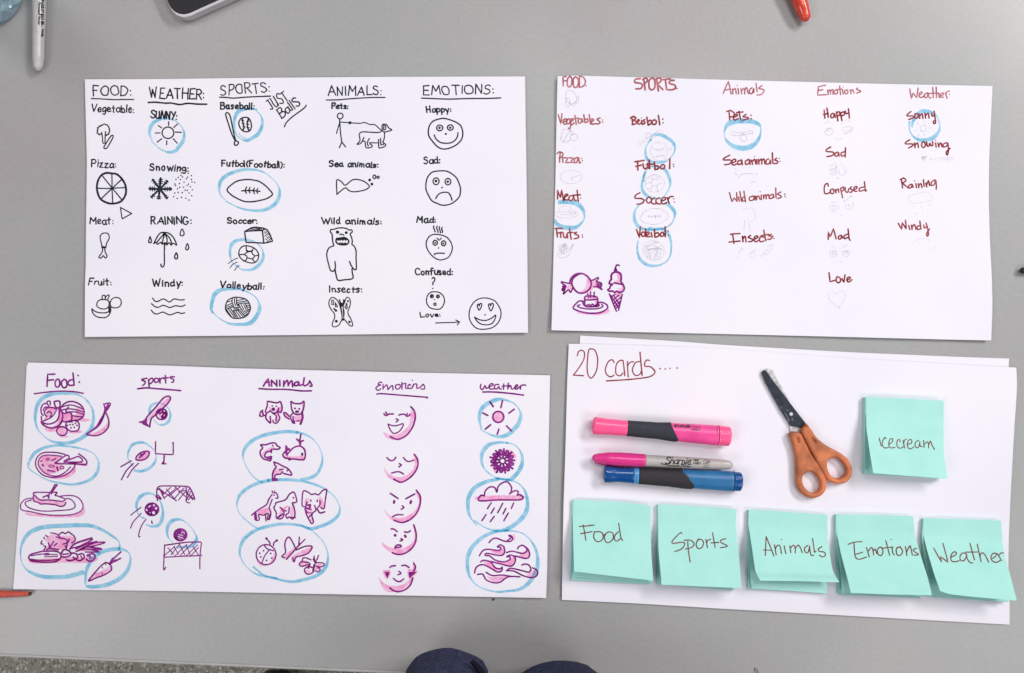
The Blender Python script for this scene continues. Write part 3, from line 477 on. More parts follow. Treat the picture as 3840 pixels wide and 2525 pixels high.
P('grape_and_banana_sketch','w7 e 235,1165 18,20/w6 e 215,1165 18,18/w7 e 188,1185 18,18/w7 e 250,1200 20,18/w7 e 218,1195 18,18/w7 e 158,1208 20,20/w7 e 202,1232 20,20/w7 e 240,1240 20,20/w7 e 162,1255 20,18/w7 e 195,1270 20,18/w8 120,1300 200,1300 270,1270 310,1220 330,1180 360,1165 330,1210 315,1270 270,1330 200,1360 140,1345 120,1300/l w9 335,1185 358,1160')
T=(2060,870);K='purple'
F('pink_shading','565,650 600,690 625,760 600,840 560,890 500,905 440,890 520,830 545,740','620,700 700,720 775,770 770,800 690,790 610,860 590,870 620,780','290,780 330,770 350,830 380,880 350,860 310,850 230,830 250,800','990,590 1050,630 1055,710 1000,760 930,750 1000,700','1060,770 1100,800 1100,860 1060,890 960,880 1040,850 990,830 1060,820','960,900 1060,900 1060,940 1000,960','560,960 680,960 710,1010 710,1090 560,1100 650,1080 660,1010 540,1000','410,1165 560,1190 720,1190 850,1120 885,1150 880,1180 750,1220 560,1215 430,1200')
S('candy_drawing','c w26 470,612 540,640 590,690 615,750 600,820 550,875 480,900 410,885 360,830 330,760 345,690 400,640/w24 300,740 320,680 380,625 460,608/w22 310,760 230,745 175,735 205,770 240,790/l w40 195,850 225,790/w22 195,800 240,785 225,850 205,915 280,850 310,890 345,820/w22 610,715 660,700 710,670 720,690 690,730 750,745 765,770 700,765/w22 700,790 760,800 770,770/w22 650,805 710,812 775,850 740,800')
S('cake_drawing','c w24 430,1020 350,1110 400,1150 520,1185 640,1195 760,1180 845,1130 850,1080 790,1040 720,1040 730,1080 690,1095 540,1095 490,1040 500,1020/w22 450,1070 410,1090 480,1120 600,1132 720,1125 785,1095 770,1065/w24 520,1000 520,960 560,940 680,950 710,990 705,1060 690,1090/w22 520,1000 600,1000 700,990/w24 520,1000 520,1060/w22 530,1075 560,1080 580,1065 610,1085 630,1060 660,1085 690,1070/l w22 575,960 562,905/l w22 605,960 604,880/l w22 655,960 658,885')
S('ice_cream_drawing','w24 1025,492 990,487 970,530 972,560/d 28 972,562/w30 910,700 912,630 950,595 1010,592 1050,630 1055,700/w28 910,700 890,720 880,760 930,770 900,790 885,830 860,850 880,870 930,870 960,890 990,870 1030,890 1080,870 1100,830 1085,780 1055,740 1050,700/l w24 950,750 1060,770/l w22 880,912 985,1165/l w22 1070,920 1015,1150/l w22 900,960 960,920/l w22 920,1010 1020,930/l w22 940,1060 1050,960/l w22 955,1100 1040,1020/l w22 970,1130 1030,1070/l w22 940,930 1030,1060/l w22 900,930 1020,1120')
T=(2660,290);K='red'
S('handwritten_word','w21 l 205,238 280,60 320,245/w21 l 235,190 310,175/w21 l 340,170 345,245/w21 345,200 380,165 395,245/w21 l 420,165 430,245/d 9 410,120/w21 l 465,170 475,245/w21 475,200 510,165 520,245/w21 520,200 545,150 570,240/w21 625,155 590,190 595,240 630,235 650,165 655,225/w21 l 685,90 702,215/w21 770,125 725,165 790,180 800,210 760,255 700,262',kk='pale_red',label='the written word Animals')
S('handwritten_word','w24 l 290,500 300,630/w24 255,505 310,490 365,530 350,575 300,585/w24 355,590 410,565 400,545 365,560 355,610 385,630 425,605/w24 l 435,500 458,630/w24 l 400,520 495,510/w24 540,545 495,580 565,590 570,610 500,630/d 12 612,560 613,608',label='the written word Pets')
B('blue_circle','66 14 490,645 620,648 720,690 755,740 750,830 720,910 650,990 560,1035 460,1040 350,1010 260,940 222,860 230,760 290,680 400,645 490,640',nib=(.15,1))
P('pet_collar_sketch','w8 330,798 430,818 520,808 612,780/w8 330,798 330,850 430,858 540,840 635,815/l 632,785 636,835/c w9 490,835 530,850 550,900 530,935 490,942 458,910 460,860')
S('handwritten_word','w24 300,1145 215,1190 215,1215 300,1215 325,1240 290,1275 225,1285/w24 330,1265 385,1235 380,1205 345,1215 330,1270 360,1290 400,1275/w24 470,1215 420,1235 425,1280 465,1270 475,1220 485,1285/w24 580,1205 530,1235 535,1280 580,1265 590,1215 600,1280/w24 l 615,1215 635,1280/w24 630,1240 665,1205 680,1275/d 9 665,1165/w24 l 695,1210 700,1275/w24 l 720,1205 730,1275/w24 730,1235 765,1200 770,1275/w24 770,1230 800,1200 815,1270/w24 870,1200 835,1220 835,1275 880,1265 895,1215 900,1270/w24 l 925,1110 932,1260/w24 985,1190 960,1215 1005,1235 990,1265 950,1268/d 10 1025,1195 1038,1238',label='the written word Sea animals')
P('fish_sketch','370,1340 395,1370/380,1400 410,1440/420,1480 480,1425 580,1415 650,1425/l 690,1415 690,1450/l 600,1545 680,1530')
S('handwritten_word','w20 l 1705,120 1600,140 1590,265 1720,258/w20 l 1600,195 1665,185/w20 l 1735,190 1745,255/w20 1745,215 1770,185 1780,250/w20 1780,210 1810,180 1815,250/w20 1855,185 1830,210 1840,245 1875,240 1880,200 1853,185/w20 l 1912,130 1925,255/w20 l 1880,180 1945,175/w20 l 1955,185 1965,250/d 8 1962,148/w20 2010,185 1985,210 2000,245 2030,235 2030,195 2008,185/w20 l 2065,185 2080,245/w20 2080,210 2100,180 2125,235/w20 2175,160 2160,180 2215,200 2215,215 2160,235',kk='pale_red',label='the written word Emotions')
S('handwritten_word','w25 l 1685,485 1695,600/w25 l 1725,455 1745,590/w25 l 1675,550 1745,530/w25 1815,530 1785,550 1785,590 1820,590 1835,535 1850,590/w25 l 1865,510 1885,640/w25 1870,520 1910,510 1910,555 1880,570/w25 l 1925,520 1945,635/w25 1930,525 1975,510 1980,550 1940,570/w25 1995,500 2005,535 2045,525/w25 l 2040,465 2055,600',label='the written word Happy')
P('happy_face_sketch','w7 1685,705 1720,660 1760,658 1812,700/w7 1935,692 1985,640 2030,630 2080,670/w8 c 1760,745 1812,770 1815,815 1770,850 1720,845 1695,800/w7 e 1755,775 25,22/w8 1950,745 2075,720 2070,770 2025,800 1990,770/w8 1955,760 1965,810 2020,828 2080,800 2115,735/w7 1845,880 1880,915 1920,915 1945,880')
S('handwritten_word','w24 1780,1025 1720,1060 1720,1090 1810,1100 1825,1130 1790,1155 1725,1165/w24 1880,1100 1845,1120 1850,1160 1885,1150 1895,1105 1905,1155/w24 1992,1095 1938,1110 1940,1158 1990,1145/w24 l 1998,1035 1993,1172',label='the written word Sad')
P('sad_face_sketch','w7 1755,1305 1810,1290 1860,1250/w7 1930,1262 1965,1300 2015,1322/w8 1865,1300 1830,1345 1775,1355 1770,1400 1800,1435 1845,1430 1865,1380 1865,1300/w7 1905,1335 1905,1400 1930,1440 1975,1435 2000,1400 2000,1350 1960,1350/e w7 1820,1375 20,30/w8 1868,1492 1885,1478 1900,1488')
T=(2660,640)
S('handwritten_word','w22 l 295,325 332,460 365,400 410,460 400,325/w22 l 430,390 438,450/w22 l 448,310 470,450/w22 522,385 487,400 492,450 530,435/w22 l 508,305 530,460/w22 650,375 590,395 595,440 645,430 660,380 670,435/w22 l 680,375 695,430/w22 695,400 720,370 745,425/w22 l 760,360 765,425/d 9 745,312/w22 l 790,360 800,415/w22 800,385 825,355 835,415/w22 835,380 865,350 880,410/w22 920,350 880,375 890,410 930,400 940,350 945,400/w22 l 975,255 980,400/w22 1050,315 1000,345 1045,370 1050,395 1000,412/d 11 1105,348 1112,382',label='the written word Wild animals')
P('wild_animal_sketch','w6 490,575 560,560 610,545 650,590 680,650 670,730/w7 515,730 520,780 505,875/l w6 575,710 600,910/w7 610,750 650,735')
S('handwritten_word','w24 l 310,935 450,925/w24 l 340,935 362,1070/w24 l 288,1052 450,1035/w24 l 485,965 495,1045/w24 495,1000 525,965 540,1050/w24 605,955 570,980 630,1010 620,1040 575,1045/w24 655,1010 710,985 700,960 665,975 655,1025 690,1045 720,1025/w24 800,980 755,970 735,1010 750,1045 800,1035/w24 l 798,875 828,1030/w24 l 765,955 870,938/w24 910,938 865,952 920,975 900,1005 855,1010/d 11 935,962 948,998',label='the written word Insects')
P('insect_sketch','w6 400,1290 440,1190 480,1130/w6 440,1190 510,1150/w6 c 640,1200 680,1240 660,1280 610,1275 600,1230/l 620,1200 680,1165/w6 c 850,1130 910,1100 930,1130 880,1170/w6 e 840,1205 30,30/w6 740,1280 770,1240 820,1240/w7 890,1100 940,1078/l w9 235,1390 252,1365/l w8 1035,915 1052,928')
S('handwritten_word','w22 1745,230 1735,190 1695,215 1685,290 1700,340 1745,335 1780,310/w22 1810,270 1775,290 1785,335 1820,335 1825,290 1803,270/w22 l 1845,275 1860,330/w22 1860,300 1890,270 1900,320/w22 l 1925,260 1955,400/w22 1925,270 1965,240 1970,285 1935,310/w22 1995,250 1995,300 2030,320 2045,270/w22 2085,240 2065,265 2100,290 2080,320 2060,318/w22 2120,285 2165,260 2160,235 2125,250 2125,300 2165,305/w22 2264,242 2205,262 2208,304 2274,285/w22 l 2275,165 2290,305/d 10 2308,290',label='the written word Confused')
P('confused_face_sketch','w7 1790,470 1885,458/w10 1965,452 2020,430 2070,385 2110,382/w7 c 1770,520 1880,510 1890,560 1850,600 1800,600 1768,560/e w6 1830,550 24,28/w7 2000,490 1998,540 2040,572 2100,550 2118,490 2100,450/2040,490 2055,530 2080,500/l w8 1928,652 1962,658')
S('handwritten_word','w24 l 1745,1010 1745,900 1775,975 1820,850 1860,1000/w24 1935,950 1895,970 1900,1005 1930,1000 1945,955 1955,990/w24 2034,932 1982,958 1985,1002 2042,975/w24 l 2035,860 2050,1000 2065,1025',label='the written word Mad')
P('mad_face_sketch','w6 1797,1098 1860,1155/w9 1945,1147 2020,1088/w8 1780,1170 1765,1210 1785,1255 1825,1267 1862,1235 1860,1190 1800,1180/e w7 1820,1215 20,22/w8 1955,1190 1960,1240 2010,1265 2045,1245 2050,1180/1955,1190 2035,1175/e w7 2010,1200 20,20/l w7 1915,1330 1942,1340')
T=(3000,900)
S('handwritten_word','w25 l 425,485 440,615 530,590/w25 540,545 530,600 560,630 595,605 585,560 545,540/w25 l 615,570 645,630 660,515/w25 690,595 735,565 725,545 695,560 690,600 720,618 760,585',label='the written word Love')
P('heart_sketch','w6 548,805 570,765 625,750 658,780 658,850 620,920 570,988 480,930 425,870 415,810 450,770 500,768 540,800/l 570,988 588,1015')
T=(3200,290)
S('handwritten_word','w21 l 828,175 855,318 875,230 930,305 950,160/w21 965,270 1010,235 1000,215 970,235 965,280 995,300 1030,280/w21 1090,230 1045,255 1050,300 1085,290 1095,235 1115,305 1140,300/w21 l 1165,150 1172,300/w21 l 1110,240 1200,235/w21 l 1215,145 1220,300/w21 1220,255 1250,230 1260,300/w21 1265,280 1320,255 1315,230 1280,245 1275,290 1320,295/w21 l 1350,230 1375,310/w21 1355,260 1375,215 1410,205',kk='pale_red',label='the written word Weather')
S('red_dot','d 9 1410,254')
S('handwritten_word','w24 845,505 795,545 795,570 870,570 880,595 815,620/w24 905,535 900,590 930,605 955,575 940,535 905,540/w24 l 970,540 975,605/w24 975,570 1010,540 1020,605/w24 l 1050,530 1060,600/w24 1060,560 1100,530 1110,600/w24 1150,530 1155,570 1195,560/w24 1185,500 1200,600 1205,670 1180,680 1175,650 1200,635',label='the written word Sunny')
B('blue_circle','52 14 858,730 880,640 930,560 1000,505 1080,500 1170,530 1235,590 1262,680 1265,760 1230,830 1160,895 1060,925 960,920 880,870 830,790 820,710 828,650',nib=(.35,.93))
P('sun_sketch','w8 e 1028,755 45,48/l w7 1038,645 1042,690/l w7 1105,660 1095,695/l w7 935,670 960,695/l w7 1105,758 1155,745/l w6 885,790 930,782/l w8 970,828 945,878/l w8 1040,825 1045,870/l w6 1095,800 1115,815')
S('handwritten_word','w24 825,920 765,960 775,980 860,980 870,1005 810,1040/w24 l 895,965 905,1035/w24 905,1000 940,965 955,1030/w24 1015,950 1000,1000 1025,1035 1055,1005 1045,955 1015,950/w24 1075,955 1085,1010 1110,1010 1120,970 1140,1005 1165,1000 1162,945/w24 l 1205,965 1215,1025/d 9 1207,925/w24 l 1240,965 1255,1025/w24 1255,1000 1285,965 1300,1020/w24 1370,960 1320,985 1325,1025 1375,1005 1385,960 1395,1060 1385,1135 1365,1130 1370,1090 1420,1045',label='the written word Snowing')
P('snowflake_sketch','l w8 1010,1150 1040,1240/l w8 1080,1150 1020,1200/l w8 990,1180 1080,1170/e w7 1035,1190 22,26/l w7 1110,1215 1250,1188/l w7 1110,1215 1140,1188')
PW('copo',1270,1225,1470,1215,70)
T=(3000,620)
S('handwritten_word','w23 l 1490,215 1505,335/w23 1470,215 1520,190 1555,225 1500,265/w23 l 1500,262 1590,335/w23 1640,280 1600,295 1600,335 1635,325 1645,285 1660,325/w23 l 1700,270 1710,330/d 10 1684,230/w23 l 1735,270 1745,330/w23 1745,300 1775,270 1790,330/w23 l 1810,215 1820,310/w23 l 1845,265 1860,320/w23 1860,290 1885,225 1900,300/w23 1975,215 1930,250 1925,295 1970,285 1990,220 2000,290 1998,350',label='the written word Raining')
P('cloud_sketch','w6 c 1600,465 1640,440 1680,425 1750,410 1820,395 1890,405 1930,440 1955,480 1930,520 1860,535 1770,550 1690,560 1610,530 1590,495/l 1672,590 1676,605/l 1895,580 1898,595/l w7 1870,675 1874,688/l 1795,695 1797,708/l 1690,705 1694,720/l 1778,600 1780,612')
S('handwritten_word','w23 l 1442,855 1492,945 1498,840 1560,940 1548,808/w23 l 1595,885 1610,945/w23 l 1635,880 1645,945/w23 1645,910 1680,870 1700,940/w23 1760,890 1720,900 1725,945 1765,935/w23 l 1758,820 1775,935/w23 1815,880 1825,920 1870,900/w23 1850,850 1875,940 1885,1020 1865,1040 1860,1000 1900,935',label='the written word Windy')
P('wind_sketch','w5 1640,1140 1750,1085 1840,1080 1895,1090 1885,1115/w5 1980,1180 1960,1230 1910,1250')
CUR=s3
# ---- sheet three: purple marker with pink and blue highlighter
T=(40,1350);K='purple'
S('handwritten_word','l w25 650,210 545,212 535,390/l w25 540,300 630,292/w25 690,280 655,320 660,385 690,400 720,370 715,300 685,280/w25 785,285 745,330 760,395 795,410 825,380 820,310 785,285/w25 925,290 870,300 840,340 870,375 930,370/w25 l 915,195 932,368/d 14 990,230 1008,326',label='the written word Food')
S('heading_underline','w22 348,498 480,480 640,464 800,460 950,470 1065,492')
B('blue_circle','52 14 1165,635 1080,560 950,500 800,492 620,500 480,555 400,650 365,780 365,900 400,1020 500,1130 620,1200 780,1222 930,1200 1080,1120 1180,1010 1215,880 1205,740 1165,660 1105,600')
F('pink_shading','960,700 1060,740 1070,830 1000,890 900,890 880,830 960,800','780,790 900,780 900,880 800,910','1010,870 1080,855 1175,885 1080,908 1000,900','690,690 770,760 770,900 690,1000 600,1000 700,900','500,680 640,700 640,760 560,840 480,880 540,790','680,1010 760,980 820,1010 820,1080 740,1100','500,1000 650,1010 650,1050 540,1050','870,1050 980,1030 1060,1060 980,1080 870,1080','720,1110 860,1120 810,1140 740,1138','1440,880 1430,1010 1340,1090 1230,1115 1140,1090 1280,1050 1390,960')
S('fruit_drawing','w21 470,660 500,640 540,650 560,690 520,720 495,780 530,830/w21 465,665 445,720 455,790 480,815/w21 535,650 540,610 580,610 580,660/w21 450,830 460,900 500,890 600,840 660,760 680,700/w21 480,740 500,700 560,700 620,700 660,720/w21 530,780 570,760 600,790 580,840/w24 450,910 520,940 600,935 680,890 715,800 710,700/w26 450,920 500,970 600,1000 700,970 755,890 760,790 720,700/w24 640,610 720,610 715,700 660,690 640,620/w24 740,700 780,650 850,615 930,615 1010,650 1065,710 1078,790 1050,850 980,885 920,890/w20 760,690 840,665 930,670 1060,720/w20 750,735 850,720 950,730 1065,765/w20 820,765 950,765 1070,800/w20 920,820 1000,835 1060,830/w22 850,690 815,740 810,780/w22 770,775 800,790 850,770 890,790 900,860 870,910 830,905 790,910 760,890/w22 c 900,890 980,905 1008,960 990,1030 920,1050 850,1030 810,970 830,910/w22 c 750,980 810,1000 830,1050 800,1100 750,1110 700,1090 675,1040 700,995/d 14 833,962 872,950 900,912 915,952 950,932 975,963 935,992 886,997')
S('banana_drawing','w22 1365,650 1460,635 1440,700 1385,780 1345,880 1290,970 1210,1030 1115,1088 1200,1112 1290,1105 1380,1055 1435,980 1440,890 1405,785/w24 1375,670 1385,720 1365,800 1320,880 1250,990 1120,1085/w30 1430,660 1390,740')
B('blue_circle','42 12 280,1480 350,1370 480,1295 640,1258 800,1262 950,1285 1100,1320 1220,1380 1285,1480 1290,1560 1270,1650 1180,1750 1050,1805 900,1830 740,1810 560,1770 400,1690 270,1590 265,1500')
F('pink_shading','420,1440 560,1400 760,1420 690,1490 780,1560 700,1640 560,1680 450,1600','940,1560 960,1620 900,1700 760,1750 640,1748 480,1690 640,1710 820,1660','1050,1500 1130,1540 1100,1560 1000,1550 940,1540')
S('pizza_drawing','w20 800,1390 700,1365 560,1355 460,1370 390,1430 365,1520 390,1600 460,1680 560,1720 660,1725 780,1700 880,1640 940,1560 930,1520/w18 750,1415 620,1400 500,1400 430,1440 405,1520 440,1600 500,1660 600,1700 700,1700 800,1650 880,1570/w22 1000,1380 1080,1440 1120,1500 1090,1540 1000,1530 670,1520 690,1490 820,1400 860,1440 780,1490 900,1450 1000,1420 1050,1490 850,1515/w20 780,1500 1040,1500/w14 e 545,1460 22,14/w20 600,1480 660,1450/w14 e 600,1560 40,16/l w24 545,1620 645,1640/l w24 680,1575 695,1620/w14 e 755,1580 28,20/w18 460,1480 440,1490/w16 480,1530 460,1545 490,1560')
T=(40,1750)
F('pink_shading','380,480 560,490 740,515 810,520 790,580 700,585 560,545 430,555','220,670 400,700 640,712 880,712 1010,680 1065,610 1090,610 1080,690 980,740 700,748 400,730 250,715','340,440 390,470 350,510')
S('pasta_plate_drawing','w18 320,465 220,480 155,540 145,600 170,640 300,665 500,705 700,715 900,705 1020,660 1062,600 1045,520 980,450 880,425 740,432/w18 305,492 230,515 215,550 260,600 380,640 520,655 720,645 880,630 945,590 930,530 880,480 815,470/w20 345,420 335,390 390,378 560,380 680,380 650,420 700,435 800,480 760,510 700,505 560,490 430,488 345,420 335,500 400,525 440,550 520,548 650,560 730,585 790,570 812,525/w22 650,265 610,340 570,400 545,440/w22 685,268 640,330 600,400/l w26 560,420 560,462/l w22 545,420 475,452/w22 650,270 680,268')
B('blue_circle','56 12 1590,1225 1600,1140 1560,1070 1460,1000 1340,930 1180,870 980,862 760,870 520,885 350,930 230,1020 160,1160 145,1300 175,1430 270,1540 450,1610 640,1625 850,1610 1070,1550',nib=(.35,.93))
F('pink_shading','600,1000 700,1020 860,1020 960,1060 920,1130 800,1200 600,1240 500,1230 580,1120 500,1090','290,1370 740,1340 1240,1330 1250,1390 1100,1415 780,1410 400,1425 290,1410','1080,1110 1390,1110 1200,1180 1340,1210 1000,1240')
S('vegetables_drawing','w24 480,1240 400,1260 300,1290 265,1330 300,1380 420,1400 560,1405 660,1395 730,1350 735,1290 690,1250 600,1240 500,1245/w18 300,1310 420,1290 560,1275/w16 500,1300 600,1290 690,1295/w16 500,1325 690,1320/w20 300,1360 420,1375 600,1375 720,1355/w22 480,1240 515,1180 490,1165/w22 530,1220 570,1190 555,1120/w22 570,1200 630,1100/w24 560,1200 640,1210 700,1220/w20 460,1090 445,1130 475,1140/w20 490,1040 495,1060/w20 515,1010 545,1030/w20 590,975 640,980 690,1000 720,1040 670,1035/w22 710,1000 760,965 800,985 850,960 890,990 930,1020 950,1080 900,1120/w22 720,1050 790,1060 830,1090 820,1200 800,1160/w22 640,1160 680,1130/w22 860,1060 840,1110 770,1140/w30 870,1210 950,1130 1190,1050/w24 890,1200 1040,1160 1200,1070/w26 960,1210 1080,1150 1260,1100/w20 1060,1190 1240,1120 1380,1110 1340,1135 1150,1180/w26 980,1240 1100,1180 1220,1190 1340,1210 1180,1220/w22 960,1245 1100,1210 1300,1250 1100,1255/w26 745,1280 780,1220 860,1240 880,1300 800,1330 750,1320/w26 890,1270 960,1280 980,1340 880,1380 820,1370/w24 1000,1290 1060,1280 1080,1340 1020,1380 970,1370/w24 1120,1300 1200,1280 1240,1310 1220,1370 1160,1390 1110,1360/w20 1130,1320 1170,1310 1160,1350/w20 1030,1310 1050,1350/w24 770,1290 850,1280/w30 920,1330 960,1360')
T=(40,1950)
B('blue_circle','54 12 1300,480 1200,580 1120,720 1100,850 1100,950 1150,980 1300,975 1450,940 1600,860 1700,760 1750,640 1755,540 1720,470 1620,430 1480,435 1360,460 1290,500',nib=(.5,.87))
F('pink_shading','1460,680 1480,740 1380,810 1240,840 1150,890 1230,790 1340,750')
S('carrot_drawing','w22 1390,630 1330,670 1240,770 1150,880 1160,895 1260,850 1370,810 1470,745 1480,690 1440,640 1390,625/l w30 1450,650 1540,590/w36 1460,640 1500,570/l w24 1520,560 1618,470/l w26 1530,610 1610,565/w14 1340,690 1352,708/w14 1340,770 1345,800/w14 1395,650 1400,660')
T=(440,1350)
S('handwritten_word','w23 435,270 365,285 365,300 410,320 400,355 372,375/l w24 460,290 468,400/w23 465,300 500,270 530,290 510,330 480,350/w23 560,270 540,300 560,330 600,320 605,285 575,270/l w23 620,270 628,340/w23 628,300 650,270 690,265/l w23 705,230 712,340/l w23 680,275 748,262/w23 835,250 780,250 785,270 825,290 825,320 800,330',label='the written word sports')
S('heading_underline','w25 300,425 420,412 600,425 800,440 930,452')
B('blue_circle','34 12 505,745 470,790 480,700 530,650 620,630 700,665 755,720 780,800 765,880 710,940 640,955 580,930 530,870')
F('pink_shading','740,550 770,580 700,680 630,740 560,800 470,860 440,930 430,900 500,800 700,590','590,760 660,740 690,800 620,840')
S('bat_and_ball_drawing','w25 330,915 400,890 450,820 560,700 640,600 700,545 760,535 780,570 740,640 660,720 560,810 500,860 480,940 475,985/f 330,905 400,880 440,860 430,920 460,960 485,940 480,990 420,970 370,945/c w24 650,720 710,740 730,800 700,860 640,875 590,850 570,790 600,740/w26 660,740 680,790 650,840/w24 620,790 660,770/w30 700,770 710,820 660,860')
B('blue_circle','38 12 540,1330 480,1270 400,1220 310,1215 220,1250 165,1340 155,1430 180,1500 240,1560/38 12 560,1350 570,1440 540,1520 470,1590 350,1635 240,1620',nib=(.4,.9))
F('pink_shading','400,1345 460,1360 440,1430 340,1470 280,1460')
S('football_drawing','c w24 430,1340 470,1360 450,1420 400,1460 330,1475 275,1460 290,1410 350,1360/w30 340,1420 400,1370/w20 320,1440 350,1380/l w20 205,1480 50,1570/w20 235,1520 130,1630 60,1760/w20 312,1518 220,1610 150,1725')
S('goal_post_drawing','l w20 562,1200 558,1375 820,1390 820,1215/l w22 690,1385 680,1520/l w20 655,1525 712,1525/d 15 818,1218/w22 680,1495 660,1522')
T=(440,1750)
B('blue_circle','46 10 400,760 320,720 285,620 290,520 350,430 440,395 530,410 600,460 650,560 670,680 650,790 600,860 510,880 420,850',nib=(.7,.7))
F('ball_fill','e 508,628 105,98',kk='purple')
S('soccer_ball_drawing','w14 e 508,628 103,96/f 455,590 475,572 500,570 480,592 455,602/f 520,560 545,556 555,575 535,585/f 550,610 575,595 590,615 568,635/f 420,620 440,625 445,655 425,650/f 510,665 545,655 558,695 520,700/f 470,665 490,675 482,688'.replace('/f ','/h '))
S('motion_lines_drawing','l w17 348,600 200,712/w17 350,688 300,740 230,820 195,905/w17 420,775 360,860 320,970 315,1030 335,1028/w20 505,800 512,835')
S('goal_drawing','w20 590,500 580,420 600,300 760,285 1000,290/w22 1000,290 1060,310 1110,400 1135,480/w18 1010,290 1020,420 1010,510 1060,535/w18 620,320 690,470/w26 570,440 640,480/w22 600,330 660,360 680,400/l w16 720,330 860,500/l w16 640,350 870,505/l w16 780,310 660,420/l w16 860,320 690,460/l w16 920,300 760,430/l w16 980,315 840,470/l w16 1000,370 900,490/l w16 850,300 1000,440/l w16 900,370 1000,350/l w16 1060,320 1030,400/l w16 1080,360 1010,500/l w16 1110,400 1040,490/l w16 1130,480 1030,400/l w16 1110,490 1010,380/l w18 600,420 640,460')
B('blue_circle','48 10 820,1115 760,1060 730,970 745,870 800,800 890,775 980,800 1070,880 1140,980 1165,1060 1120,1140 1040,1180 930,1185 870,1180',nib=(.7,.7))
F('ball_fill','e 926,1002 100,94',kk='purple')
S('volleyball_drawing','w14 e 926,1002 98,92/h 940,985 950,945 958,945 952,985/h 970,960 978,950 990,990 982,990/h 895,992 970,1010 962,1018 895,1002/h 885,1018 965,1045 970,1058 890,1032/h 880,1042 935,1070 920,1072/h 862,970 874,964 870,975')
S('net_drawing','l w20 700,1155 900,1125 1030,1110 1220,1108/w18 695,1150 688,1300 680,1510 710,1480/l w18 1235,1120 1215,1300 1212,1500/l w18 680,1305 700,1330 960,1315 1240,1303/l w14 740,1190 830,1290/l w14 830,1175 900,1290/l w14 910,1140 990,1295/l w14 1010,1150 1080,1320/l w14 1110,1170 1190,1300/l w14 845,1170 690,1305/l w14 915,1140 790,1295/l w14 1020,1145 850,1310/l w14 1120,1110 930,1300/l w14 1180,1150 1020,1300/l w14 1190,1190 1090,1300')
T=(860,1350)
S('handwritten_word','l w26 500,385 570,275 588,385/l w25 525,335 585,325/l w26 618,300 622,385/l w26 618,300 690,370/l w26 695,300 697,385/l w26 740,300 742,382/l w26 800,310 798,390/w26 800,370 850,300 865,380/w26 865,370 915,305 930,395/w26 1010,320 960,340 960,375 1000,375 1020,330/w26 1020,330 1030,375 1080,360/w26 l 1100,265 1085,360/w26 1085,360 1110,382 1160,350 1180,310/w26 1180,310 1215,380 1180,385',label='the written word Animals')
S('heading_underline','w24 435,422 600,432 850,435 1050,455 1205,455')
F('pink_shading','580,680 630,720 600,760','700,700 770,690 770,760 720,780 720,900 690,900 680,800','1060,640 1100,660 1080,720','960,820 1050,820 1050,890 960,890','810,800 880,830 870,860')
S('dog_and_cat_drawing','w24 560,610 605,615 650,625 710,630 750,615 775,700 760,770 725,760/w22 560,610 555,680 530,760 560,775 600,750 640,780 690,770 720,720/w22 725,710 715,780 740,850 720,900 690,930 650,920 640,885/w24 600,830 605,925 570,900 535,850 545,790/w24 690,820 685,900/d 13 630,675 689,682/d 28 648,725/w30 640,780 670,800/w22 490,740 455,770 450,820 440,815 470,830 530,810/w26 480,750 500,810/w24 905,610 960,640 1050,640 1095,608 1095,680 1080,740 1060,790 1000,800 950,785 915,720 905,610/d 16 964,712 1026,720/d 20 985,760 1005,760/w22 940,780 900,820 910,880 940,930 960,900/w22 935,830 940,910 960,930/w34 1065,770 1075,850 1045,940/w24 880,870 820,830 800,780 830,780 880,830/w20 990,900 1030,895')
B('blue_circle','46 12 1000,1065 900,1055 800,1055 620,1080 440,1130 320,1200 230,1300 200,1400 220,1500 280,1620 360,1720 440,1780 490,1800/44 12 980,1062 1100,1090 1210,1150 1300,1250 1355,1370 1365,1480 1340,1580 1280,1680 1180,1735 1050,1755',nib=(.5,.87))
F('pink_shading','500,1350 620,1280 660,1290 560,1370 510,1400 480,1420','800,1400 900,1415 1070,1410 1100,1460 930,1470 850,1440','1080,1270 1125,1310 1110,1330')
S('dolphin_drawing','w24 650,1310 720,1310 745,1285 700,1260 680,1225 620,1220 540,1245 500,1245 460,1250 490,1290 455,1340 460,1400 500,1450 560,1470 600,1480 620,1420 570,1430 520,1420 540,1360 600,1340 625,1320/w26 620,1320 615,1360/d 14 638,1258/w30 560,1440 600,1450')
S('whale_drawing','w24 855,1380 900,1330 950,1285 1030,1265 1090,1300 1115,1370 1100,1460 1030,1465 930,1455 870,1470 900,1450 820,1440 785,1390 830,1330 830,1260 850,1300 885,1310 840,1340 850,1400/w32 840,1280 835,1380/w24 1045,1260 1035,1190 1052,1090/w40 1040,1230 1030,1180/w26 990,1165 1035,1200 1085,1185/d 18 1070,1380 1070,1392')
T=(860,1750)
B('blue_circle','46 12 560,205 700,195 880,195 1080,215 1260,265 1400,330 1540,440 1610,560 1620,650 1580,740 1460,830 1300,890 1180,915 1060,870',nib=(.5,.87))
B('blue_circle','44 12 580,205 420,245 280,310 170,400 120,500 115,600 160,700 260,800 380,890 440,920',nib=(.5,.87))
B('blue_circle','46 12 1180,905 1040,865 880,845 720,850 520,890 360,950 230,1050 165,1170 155,1290 200,1400 290,1510 400,1580 520,1610 700,1650 900,1690 1100,1660 1280,1600 1400,1500 1445,1380 1440,1250 1380,1110 1280,1000 1160,900',nib=(.6,.8))
B('blue_circle','24 10 350,1470 420,1530 520,1600 700,1640',nib=(.6,-.8))
